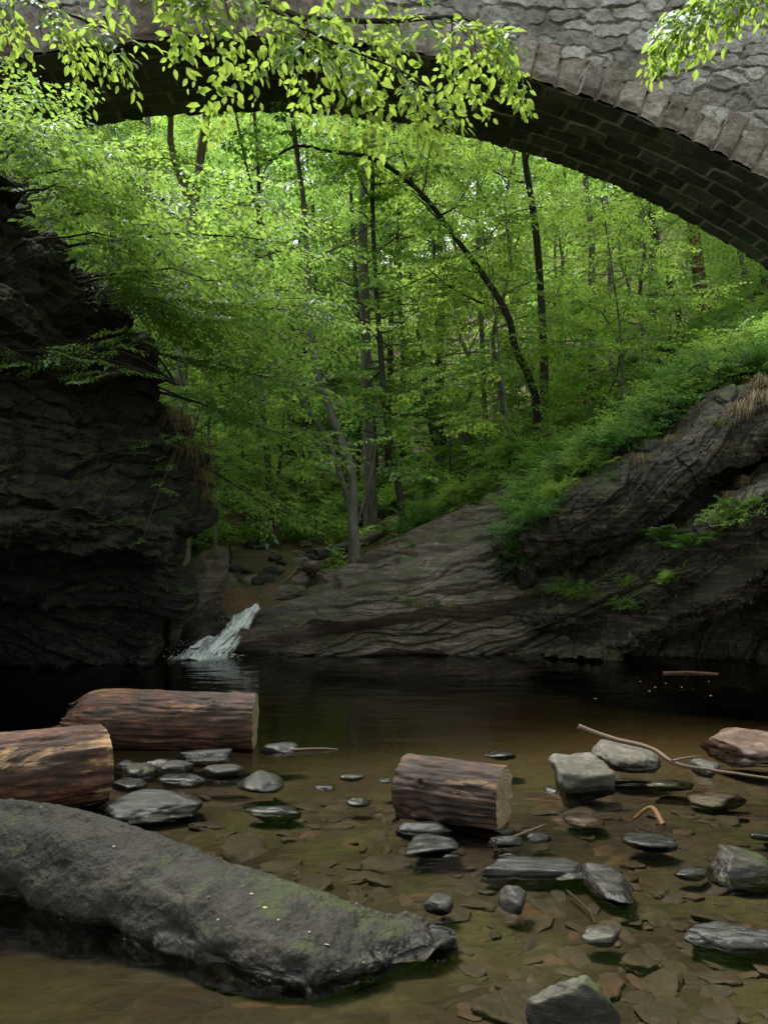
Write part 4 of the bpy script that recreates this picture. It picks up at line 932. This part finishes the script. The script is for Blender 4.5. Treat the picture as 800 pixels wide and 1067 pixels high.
# sapling growing out of the cliff face
T = Tree(302); a = at(185, 395, 10.3)+np.array([-.1, .3, 0]); 
for (px, py, D) in ((35, 378, 8.6), (20, 365, 8.8), (90, 360, 9.2), (130, 345, 9.6), (100, 395, 9.0)):
    e = at(px, py, D); Q = bez(a, (a+e)/2+np.array([0, 0, .25]), e, 9); T.B.tube(Q, np.linspace(.022, .006, 9), 5); T.leafalong(Q, 1.5, .02, 1.0, .62, .45, .2)
T.build(a, 'sapling', 'small leafy sapling branch jutting from the dark cliff face', M['bark_dark'], M['leaf_left'], 'left', cat='sapling', parts=('trunk', 'stem', 'leaves'))
T = Tree(303); a = at(185, 470, 11.2)
for (px, py, D) in ((158, 462, 10.6), (172, 500, 10.8), (196, 455, 11), (150, 560, 10.0)):
    e = at(px, py, D); Q = bez(a, (a+e)/2+np.array([0, 0, .2]), e, 7); T.B.tube(Q, np.linspace(.015, .005, 7), 4); T.leafalong(Q, .7, .02, 1.0, .5, .3, .3)
T.build(a, 'sapling', 'sparse leafy twigs low on the corner of the dark cliff', M['bark_dark'], M['leaf_left'], 'left', cat='sapling', parts=('trunk', 'stem', 'leaves'))

# ---- near tree, left of the view: its boughs hang into the top of the picture
T = Tree(305); base = np.array([-7.2, 5.6, 6.1])
P, R = T.trunk([base+[0, 0, -1.5], base, base+[.6, 0, 2.5], base+[1.2, .1, 5], base+[1.6, .1, 8]], .2, .07, 9)
def bough(pts, r0, hang, dens=1.0):
    Q = cr(np.array([at(*p) for p in pts]), 30); T.B.tube(Q, np.linspace(r0, r0*.2, 30), 6); r = T.r
    ln = np.linalg.norm(np.diff(Q, axis=0), axis=1).sum(); m = int(ln*5.5*dens)
    for i in range(m):
        t = .04+.96*(i+r.random())/m; x = t*29; j = min(int(x), 28); c = Q[j]+(Q[j+1]-Q[j])*(x-j); dv = Q[j+1]-Q[j]
        yw = math.atan2(dv[1], dv[0])+(1 if i % 2 else -1)*r.uniform(.4, 1.3); sl = hang*r.uniform(.35, 1.2)*(1-.4*t)
        e = c+np.array([math.cos(yw)*sl*.7, math.sin(yw)*sl*.7, -sl*r.uniform(.35, .8)]); mid_ = (c+e)/2+np.array([0, 0, sl*.18])
        B_ = bez(c, mid_, e, 6); T.B.tube(B_, np.linspace(.008, .003, 6), 4)
        for f in np.arange(.15, 1.0, .22/max(sl, .3)):
            k = min(int(f*5), 4); g_ = B_[k]+(B_[k+1]-B_[k])*(f*5-k)
            T.add_spray(g_, yw+r.normal()*.6, -.45+r.normal()*.25, r.uniform(.7, 1.1))
        T.add_spray(e, yw, -.6, r.uniform(.7, 1.0))
bough([(-420, -60, 5.4), (-200, -160, 5.6), (60, -120, 5.8), (230, -30, 6.1), (300, 15, 6.3), (400, 22, 6.5), (480, 18, 6.6), (520, 38, 6.7)], .05, .75)
bough([(230, -30, 6.1), (300, 20, 6.0), (360, 50, 6.0), (410, 70, 6.1), (450, 92, 6.2)], .02, .5)
bough([(60, -120, 5.8), (160, -60, 5.9), (200, -10, 6.0), (225, 40, 6.1)], .02, .5, .8)
bough([(-300, -60, 5.4), (-100, -50, 6.2), (0, -20, 6.6), (60, 10, 6.8), (110, 30, 6.9)], .03, .6)
bough([(100, -110, 5.8), (250, -60, 6.0), (330, -35, 6.2), (420, -25, 6.4)], .02, .45, .7)
T.build(base, 'overhanging_tree', 'tree standing above the near left bank whose bright leafy boughs hang across the bridge', M['bark_dark'], M['leaf_near'], 'near')
T = Tree(306); base = np.array([8.6, 7.4, 2.])
P, R = T.trunk([base+[0, 0, -2], base, base+[-.3, 0, 4], base+[-.8, .1, 8], base+[-.6, .1, 11]], .18, .06, 9)
bough([(1250, -350, 7.2), (1000, -160, 7.1), (880, -70, 7.0), (800, -30, 6.9), (740, -8, 6.8), (700, 10, 6.8)], .04, .38, .9)
bough([(1000, -160, 7.1), (900, -60, 7.0), (820, -60, 6.9), (760, -45, 6.8)], .02, .4, .8)
T.build(base, 'overhanging_tree', 'tree right of the view whose bright leaf sprays show at the top right corner', M['bark_dark'], M['leaf_near'], 'near')

# ------------------------------------------------------------------ shrubs, ferns, grass
def shrub_proto(seed, leaf, h=.9, w=.8, n=26, sps=1.0):
    T = Tree(seed); r = T.r
    for i in range(n):
        a = r.uniform(0, 6.28); e = r.uniform(.3, 1.35); L_ = h*r.uniform(.55, 1.1); p0 = np.array([r.normal()*.08, r.normal()*.08, -.05])
        d = np.array([math.cos(a)*math.cos(e)*w/h, math.sin(a)*math.cos(e)*w/h, math.sin(e)]); q = p0+d*L_+np.array([0, 0, -.15*L_*math.cos(e)])
        B_ = bez(p0, p0+d*L_*.55+np.array([0, 0, .1]), q, 6); T.B.tube(B_, np.linspace(.010, .003, 6), 3)
        for f in (.35, .5, .65, .8, .92, 1.0): k = min(int(f*5), 4); T.add_spray(B_[k]+(B_[k+1]-B_[k])*(f*5-k), a+r.normal()*.9, .1+r.normal()*.35, sps*r.uniform(.7, 1.1))
    return T.build((0, 0, 0), 'shrub', 'x', M['bark_dark'], M[leaf], 'shrub', cat='shrub', parts=('stem', 'stems', 'leaves'))
def fern_proto(seed, n=14, L_=.6):
    r = np.random.default_rng(seed); VV = []; TT = []; ti = []; k = 0
    for i in range(n):
        a = i/n*6.28+r.normal()*.15; e = r.uniform(.5, 1.1); l = L_*r.uniform(.7, 1.1); d = np.array([math.cos(a), math.sin(a)]); m = 22; tn = r.random()
        for j in range(m):
            t = (j+1)/m; rad = l*t*math.cos(e*(1-.5*t)); z = l*(math.sin(e)*t-.55*t*t); pl = l*.26*math.sin(math.pi*min(1, t*.93+.05))**.8; c = np.array([d[0]*rad, d[1]*rad, z])
            for sd in (-1, 1):
                nrm = np.array([-d[1], d[0], 0])*sd; fw = np.array([d[0], d[1], -.3])
                q = [c, c+nrm*pl*.5+fw*pl*.2+[0, 0, .01], c+nrm*pl+fw*pl*.25+[0, 0, -.04*l], c+nrm*pl*.45+fw*pl*.0]
                VV += q; TT += [(k, k+1, k+2), (k, k+2, k+3)]; ti += [tn]*4; k += 4
    o = link('fern', mesh_np('fern', np.array(VV), tris=np.array(TT), tint=np.array(ti)), M['fern']); return tag(o, 'x', 'fern')
def grass_proto(seed, mat, n=70, L_=.35, hang=False):
    r = np.random.default_rng(seed); VV = []; TT = []; ti = []; k = 0
    for i in range(n):
        a = r.uniform(0, 6.28); l = L_*r.uniform(.5, 1.2); p = np.array([r.normal()*.07, r.normal()*.07, 0]); d = np.array([math.cos(a), math.sin(a), 0]); w = .006
        s_n = np.array([-d[1], d[0], 0])*w; pts_ = [p, p+d*l*.2+[0, 0, l*.5], p+d*l*.55+[0, 0, l*(.1 if hang else .6)], p+d*l*.8+[0, 0, l*(-.5 if hang else .35)]]
        for j in range(3):
            w0 = 1-j*.3; w1 = 1-(j+1)*.3; VV += [pts_[j]-s_n*w0, pts_[j]+s_n*w0, pts_[j+1]+s_n*w1, pts_[j+1]-s_n*w1]; TT += [(k, k+1, k+2), (k, k+2, k+3)]; ti += [r.random()]*4; k += 4
    o = link('grass_tuft', mesh_np('grass_tuft', np.array(VV), tris=np.array(TT), tint=np.array(ti)), M[mat]); return tag(o, 'x', 'grass')
SH = [shrub_proto(401, 'leaf_a'), shrub_proto(402, 'leaf_b', .8, .9), shrub_proto(403, 'leaf_c', .7, .8)]
FE = [fern_proto(410), fern_proto(411, 11, .5)]
GR = [grass_proto(420, 'straw', 80, .4, True), grass_proto(421, 'grass', 70, .3)]
for p in SH+FE+GR: p['used'] = 0
bpy.context.view_layer.update()
dgr = bpy.context.evaluated_depsgraph_get()
HARD = [bpy.data.objects[n] for n in ('rock_cliff', 'rock_shelf', 'rock_outcrop', 'ground', 'boulder')]
from mathutils.bvhtree import BVHTree
BV = []
for o in HARD:
    me = o.data; vs = np.empty(len(me.vertices)*3, np.float32); me.vertices.foreach_get('co', vs); vs = vs.reshape(-1, 3)+np.array(o.location)
    fs = np.empty(len(me.loops), np.int32); me.loops.foreach_get('vertex_index', fs)
    BV.append((o.name, BVHTree.FromPolygons(vs.tolist(), fs.reshape(-1, 4).tolist())))
def drop(x, y, z0=30., only=None):
    best = None
    for n, b in BV:
        if only and n not in only: continue
        h = b.ray_cast(Vector((x, y, z0)), Vector((0, 0, -1)))
        if h[0] is not None and (best is None or h[0].z > best.z): best = h[0]
    return best
def hitpx(px, py):
    """first solid surface seen at a picture position (used only to find where a plant stands)"""
    d = Vector(((px-CX)/F, 1, (HY-py)/F)); best = None
    for n, b in BV:
        h = b.ray_cast(Vector((0, 0, CZ)), d.normalized())
        if h[0] is not None and (best is None or h[3] < best[1]): best = (h[0], h[3], h[1], n)
    return best
def plant(src, p, s, label, group, rz=None, tilt=(0, 0)):
    if src['used']:
        o = src.copy(); col.objects.link(o)
        for ch in src.children: c = ch.copy(); col.objects.link(c); c.parent = o
    else: o = src
    src['used'] = 1
    o.location = p; o.scale = (s, s, s); o.rotation_euler = (tilt[0], tilt[1], tr.uniform(0, 6.28) if rz is None else rz); tag(o, label, src['category'], group); return o
# thicket on the crest of the right outcrop and the slope behind it
n = 0; tries = 0
while n < 95 and tries < 2000:
    tries += 1; px = tr.uniform(560, 860); t = tr.random()
    D = tr.uniform(13.2, 19.5); x = (px-CX)/F*D; h = drop(x, D)
    if h is None: continue
    pyh = HY-F*(h.z-CZ)/D; crest = 585-.78*(px-560) if px < 700 else 476-.75*(px-700)
    if pyh > crest+60: continue
    plant(SH[n % 3], h, tr.uniform(.7, 1.25), ['mid green bush in the thicket on the right slope', 'yellow green bush in the thicket on the right slope', 'bluish green low bush in the thicket on the right slope'][n % 3],
          ['mid green bushes on the right slope', 'yellow green bushes on the right slope', 'bluish green bushes on the right slope'][n % 3]); n += 1
for px, py, s in ((560, 520, 1.), (545, 540, .9), (535, 560, .75), (575, 500, 1.), (552, 500, .9), (590, 485, .9), (548, 585, .6), (538, 600, .5), (570, 545, .7)):
    h = hitpx(px, py)
    if h: plant(SH[2 if s < .8 else 0], h[0]+h[2]*.02, s, 'feathery green shrub hanging in the notch between the shelf and the right outcrop', 'shrubs in the rock notch', tilt=(.3, 0))
for i, (px, py, s) in enumerate(((575, 480, .9), (600, 500, .8), (690, 565, .9), (705, 575, .8), (720, 570, .7), (650, 470, .9), (770, 535, .8), (785, 530, .6), (540, 570, .6), (742, 560, .5))):
    h = hitpx(px, py)
    if h: plant(FE[i % 2], h[0]+h[2]*.02, s, 'green fern growing from the rock of the right bank', 'ferns on the right bank', tilt=(.35, 0))
for i, (px, py, s) in enumerate(((592, 618, .4), (606, 625, .35), (652, 632, .35), (676, 636, .3), (582, 520, .5), (700, 606, .35), (760, 545, .5), (655, 610, .3), (345, 0, 0))):
    if not s: continue
    h = hitpx(px, py)
    if h: plant(SH[1], h[0]+h[2]*.02, s, 'small leafy weed rooted in a crack of the right outcrop', 'weeds on the right outcrop', tilt=(.5, 0))
for i, (px, py, s) in enumerate(((640, 500, .6), (668, 483, .7), (700, 462, .6), (748, 446, .8), (772, 432, .9), (790, 420, .9), (617, 520, .6), (775, 505, .6), (792, 405, 1), (575, 575, .5), (760, 520, .5))):
    h = hitpx(px, py)
    if h: plant(GR[0 if i % 3 else 1], h[0]+h[2]*.02, s, 'dry straw coloured grass tuft hanging from the right rock edge' if i % 3 else 'green grass tuft on the right rock edge', 'dry grass tufts on the right rocks' if i % 3 else 'green grass tufts on the right rocks')
for i, (px, py, s) in enumerate(((178, 415, 1.1), (186, 430, 1.2), (192, 450, 1.1), (200, 475, 1.2), (206, 500, 1), (180, 440, 1), (212, 520, .9))):
    h = hitpx(px, py)
    if h and h[3] == 'rock_cliff': plant(GR[0], h[0]+h[2]*.02, s, 'dry grass tuft hanging from the corner of the dark cliff', 'dry grass on the dark cliff')
for i, (px, py, s) in enumerate(((418, 618, .5), (425, 630, .6), (440, 632, .6), (455, 630, .5), (470, 632, .5), (412, 625, .4), (520, 508, .6), (500, 515, .5), (440, 560, .5), (430, 570, .5), (480, 540, .6), (415, 585, .5))):
    h = hitpx(px, py)
    if h and h[3] == 'rock_shelf': plant(GR[1 if i % 2 else 0], h[0]+h[2]*.01, s, 'small green grass tuft in a crack of the rock shelf' if i % 2 else 'small dry grass tuft in a crack of the rock shelf', 'green grass on the rock shelf' if i % 2 else 'dry grass on the rock shelf')
# forest floor undergrowth
n = 0
while n < 200:
    y = tr.uniform(16.5, 34); x = tr.uniform(-.5, .55)*y
    if y < 17.5 and -3.5 < x < 3: continue
    h = drop(x, y, only=('ground', 'rock_shelf'))
    if h is None: continue
    if n % 4 == 3: plant(FE[n % 2], h, tr.uniform(.9, 1.6), 'green fern among the undergrowth of the forest floor', 'ferns on the forest floor')
    else: plant(SH[n % 3], h, tr.uniform(.8, 1.7), 'low leafy bush among the undergrowth of the forest floor', 'bushes on the forest floor')
    n += 1

for i in range(26):
    px = tr.uniform(425, 545); D = tr.uniform(17.3, 20.5); x = (px-CX)/F*D; h = drop(x, D)
    if h: plant(SH[i % 3], h, tr.uniform(.45, .9), 'low leafy bush behind the crest of the rock shelf', 'bushes behind the rock shelf')
# fallen leaves on the big boulder
for i, (px, py) in enumerate(FL):
    if py == 0: continue
    h = hitpx(px, py)
    if h is None: continue
    s = .006*(1+.3*(i % 3)); V = np.array([(-1, 0, 0), (-.3, .42, .06), (.4, .3, .05), (1, 0, .0), (.4, -.3, .07), (-.3, -.42, .04), (0, 0, -.02)])*s*1.3
    o = link('fallen_leaf', mesh_np('fallen_leaf', V, tris=np.array([(0, 6, 1), (1, 6, 2), (2, 6, 3), (3, 6, 4), (4, 6, 5), (5, 6, 0)])), M['fallen'])
    o.location = h[0]+h[2]*.004; o.rotation_euler = h[2].to_track_quat('Z', 'Y').to_euler(); o.rotation_euler.z += i*1.1
    tag(o, 'tiny yellow fallen leaf lying on the big grey boulder', 'leaf', 'yellow leaves on the boulder')
for i, (px, py) in enumerate(((620, 728), (667, 710), (693, 712), (740, 725), (738, 710), (682, 716), (460, 697), (710, 716), (676, 720), (310, 709), (322, 711))):
    p = onwater(px, py, .004); V = np.array([(-1, 0, 0), (0, .6, .1), (1, 0, 0), (0, -.6, .1)])*.02
    o = link('fallen_leaf', mesh_np('fallen_leaf', V, quads=np.array([(0, 3, 2, 1)])), M['fallen']); o.location = p; o.rotation_euler.z = i
    tag(o, 'pale tiny leaf floating on the dark far water of the pool', 'leaf', 'leaves floating on the pool')

# ------------------------------------------------------------------ waterfall
m, nt, nd, lk, out = newmat('white_falling_water')
ta = N_(nt, 'ShaderNodeAttribute', attribute_name='tint').outputs['Fac']; tb = N_(nt, 'ShaderNodeAttribute', attribute_name='mort').outputs['Fac']
cx_ = N_(nt, 'ShaderNodeCombineXYZ'); lk.new(mth(nt, 'MULTIPLY', ta, 15.0), cx_.inputs[0]); lk.new(mth(nt, 'MULTIPLY', tb, 4.5), cx_.inputs[1])
n0 = noise(nt, 1.0, 7, .75, cx_.outputs[0], 1.2)
edge = mth(nt, 'MULTIPLY', mth(nt, 'MULTIPLY', ta, mth(nt, 'SUBTRACT', 1.0, ta)), 4.0)
uvn = mth(nt, 'ADD', mth(nt, 'MULTIPLY', n0, .8), mth(nt, 'MULTIPLY', mth(nt, 'POWER', edge, .5), .18))
b = N_(nt, 'ShaderNodeBsdfPrincipled'); b.inputs['Base Color'].default_value = (.93, .94, .95, 1); b.inputs['Roughness'].default_value = .35
tp = N_(nt, 'ShaderNodeBsdfTransparent'); mx = N_(nt, 'ShaderNodeMixShader'); lk.new(ramp(nt, uvn, [(.46, .05), (.60, .97)]), mx.inputs[0]); lk.new(tp.outputs[0], mx.inputs[1]); lk.new(b.outputs[0], mx.inputs[2]); lk.new(mx.outputs[0], out.inputs[0])
bpn = N_(nt, 'ShaderNodeBump'); bpn.inputs['Distance'].default_value = .02; lk.new(uvn, bpn.inputs['Height']); lk.new(bpn.outputs[0], b.inputs['Normal'])
M['foam'] = m
wf = [((262, 630, 15.0), (274, 632, 15.0)), ((252, 638, 14.6), (268, 640, 14.4)), ((238, 646, 14.1), (262, 652, 13.9)), ((226, 656, 13.7), (254, 664, 13.55)), ((206, 669, 13.2), (248, 674, 13.2)), ((184, 680, 12.95), (243, 683, 13.0)), ((170, 690, 12.6), (243, 691, 12.7))]
ctrl = [[at(*a), at((a[0]+b_[0])/2, (a[1]+b_[1])/2-3, (a[2]+b_[2])/2-.12), at(*b_)] for a, b_ in wf]
V, Q, N = loft(ctrl, 220, 110, lambda p: .13*fbm(p*np.array([3, 3, 1.5]), 3)+.03*fbm(p*9, 3))
gr_, gc_ = np.meshgrid(np.linspace(0, 1, 220), np.linspace(0, 1, 110), indexing='ij')
base = V.mean(0)
wo = empty('waterfall', base, 'small white waterfall rushing between the tilted boulder and the rock shelf', 'waterfall')
child('cascade', V, base, m, wo, quads=Q, smooth=True, tint=gc_.ravel(), tcol=gr_.ravel())
rf = np.random.default_rng(77); d, T_ = ico(1); VV = []; TT = []; k = 0
for i in range(420):
    t = rf.random()**.6; px = 262-70*t+rf.normal()*(3+9*t); py = 632+56*t-abs(rf.normal())*4*(.4+t); D = 14.9-2.0*t+rf.normal()*.06; c = at(px, py, D)
    if c[2] < .0: c[2] = rf.uniform(0, .04)
    VV.append(d*rf.uniform(.003, .009)+c); TT.append(T_+k); k += len(d)
child('spray_drops', np.concatenate(VV), base, plain('water_drops', (.75, .79, .81), .2), wo, tris=np.concatenate(TT))
# foam sheet on the pool
X, Y = np.meshgrid(np.linspace(0, 1, 90), np.linspace(0, 1, 40)); p0 = onwater(178, 688); 
P = np.stack([-3.45+1.15*X, 12.35+.75*Y, 0*X], -1).reshape(-1, 3); P[:, 2] = .012+.045*np.maximum(0, fbm(P*6, 3)+.2)*ss(0, .25, Y.ravel())*ss(0, .1, X.ravel())*ss(1, .9, X.ravel())
m2, nt, nd, lk, out = newmat('pool_foam'); b = N_(nt, 'ShaderNodeBsdfPrincipled'); b.inputs['Base Color'].default_value = (.75, .79, .8, 1); tp = N_(nt, 'ShaderNodeBsdfTransparent'); mx = N_(nt, 'ShaderNodeMixShader')
sxx = N_(nt, 'ShaderNodeSeparateXYZ'); lk.new(N_(nt, 'ShaderNodeNewGeometry').outputs['Position'], sxx.inputs[0])
fz = ramp(nt, mth(nt, 'ADD', mth(nt, 'MULTIPLY', sxx.outputs[2], 6.0), mth(nt, 'MULTIPLY', noise(nt, 9, 5, .7, mapping(nt, coord='Position')), .8)), [(.52, 0.0), (.66, .9)])
lk.new(fz, mx.inputs[0]); lk.new(tp.outputs[0], mx.inputs[1]); lk.new(b.outputs[0], mx.inputs[2]); lk.new(mx.outputs[0], out.inputs[0])
child('foam', P, base, m2, wo, quads=gridq(40, 90), smooth=True)

# ------------------------------------------------------------------ light, sky, camera
w = bpy.data.worlds.new('World'); scene.world = w; w.use_nodes = True; nt = w.node_tree; bg = nt.nodes['Background']
SUN_EL, SUN_AZ = math.radians(66), math.radians(-50)     # azimuth from +Y (ahead) towards +X
sky = nt.nodes.new('ShaderNodeTexSky'); sky.sky_type = 'NISHITA'; sky.sun_disc = False; sky.sun_elevation = SUN_EL; sky.sun_rotation = SUN_AZ; sky.dust_density = 1; sky.air_density = 1.2
hs = nt.nodes.new('ShaderNodeHueSaturation'); hs.inputs['Saturation'].default_value = .3
nt.links.new(sky.outputs[0], hs.inputs['Color']); nt.links.new(hs.outputs[0], bg.inputs[0]); bg.inputs[1].default_value = .15
sl = bpy.data.lights.new('sun', 'SUN'); sl.energy = 2.8; sl.angle = math.radians(18); sl.color = (1, .96, .88)
so = bpy.data.objects.new('sun', sl); col.objects.link(so)
dirv = Vector((math.sin(SUN_AZ)*math.cos(SUN_EL), math.cos(SUN_AZ)*math.cos(SUN_EL), math.sin(SUN_EL))); so.rotation_euler = dirv.to_track_quat('Z', 'Y').to_euler()
cam = bpy.data.cameras.new('camera'); co = bpy.data.objects.new('camera', cam); col.objects.link(co); scene.camera = co
co.location = (0, 0, CZ); co.rotation_euler = (math.pi/2, 0, 0); cam.sensor_fit = 'VERTICAL'; cam.sensor_height = 36; cam.sensor_width = 27; cam.lens = F/1067*36
cam.shift_y = (HY-533.5)/1067; cam.clip_end = 1000; cam.clip_start = .05
scene.render.engine = 'CYCLES'; cy = scene.cycles
cy.max_bounces = 6; cy.diffuse_bounces = 3; cy.glossy_bounces = 2; cy.transmission_bounces = 2; cy.transparent_max_bounces = 8; cy.volume_bounces = 0; cy.caustics_reflective = False; cy.caustics_refractive = False
vs = scene.view_settings; vs.view_transform = 'Standard'; vs.look = 'None'; vs.gamma = 1; vs.exposure = 1.75
scene.render.resolution_x = 767; scene.render.resolution_y = 1024
for p in SH+FE+GR:
    if 'used' in p: del p['used']
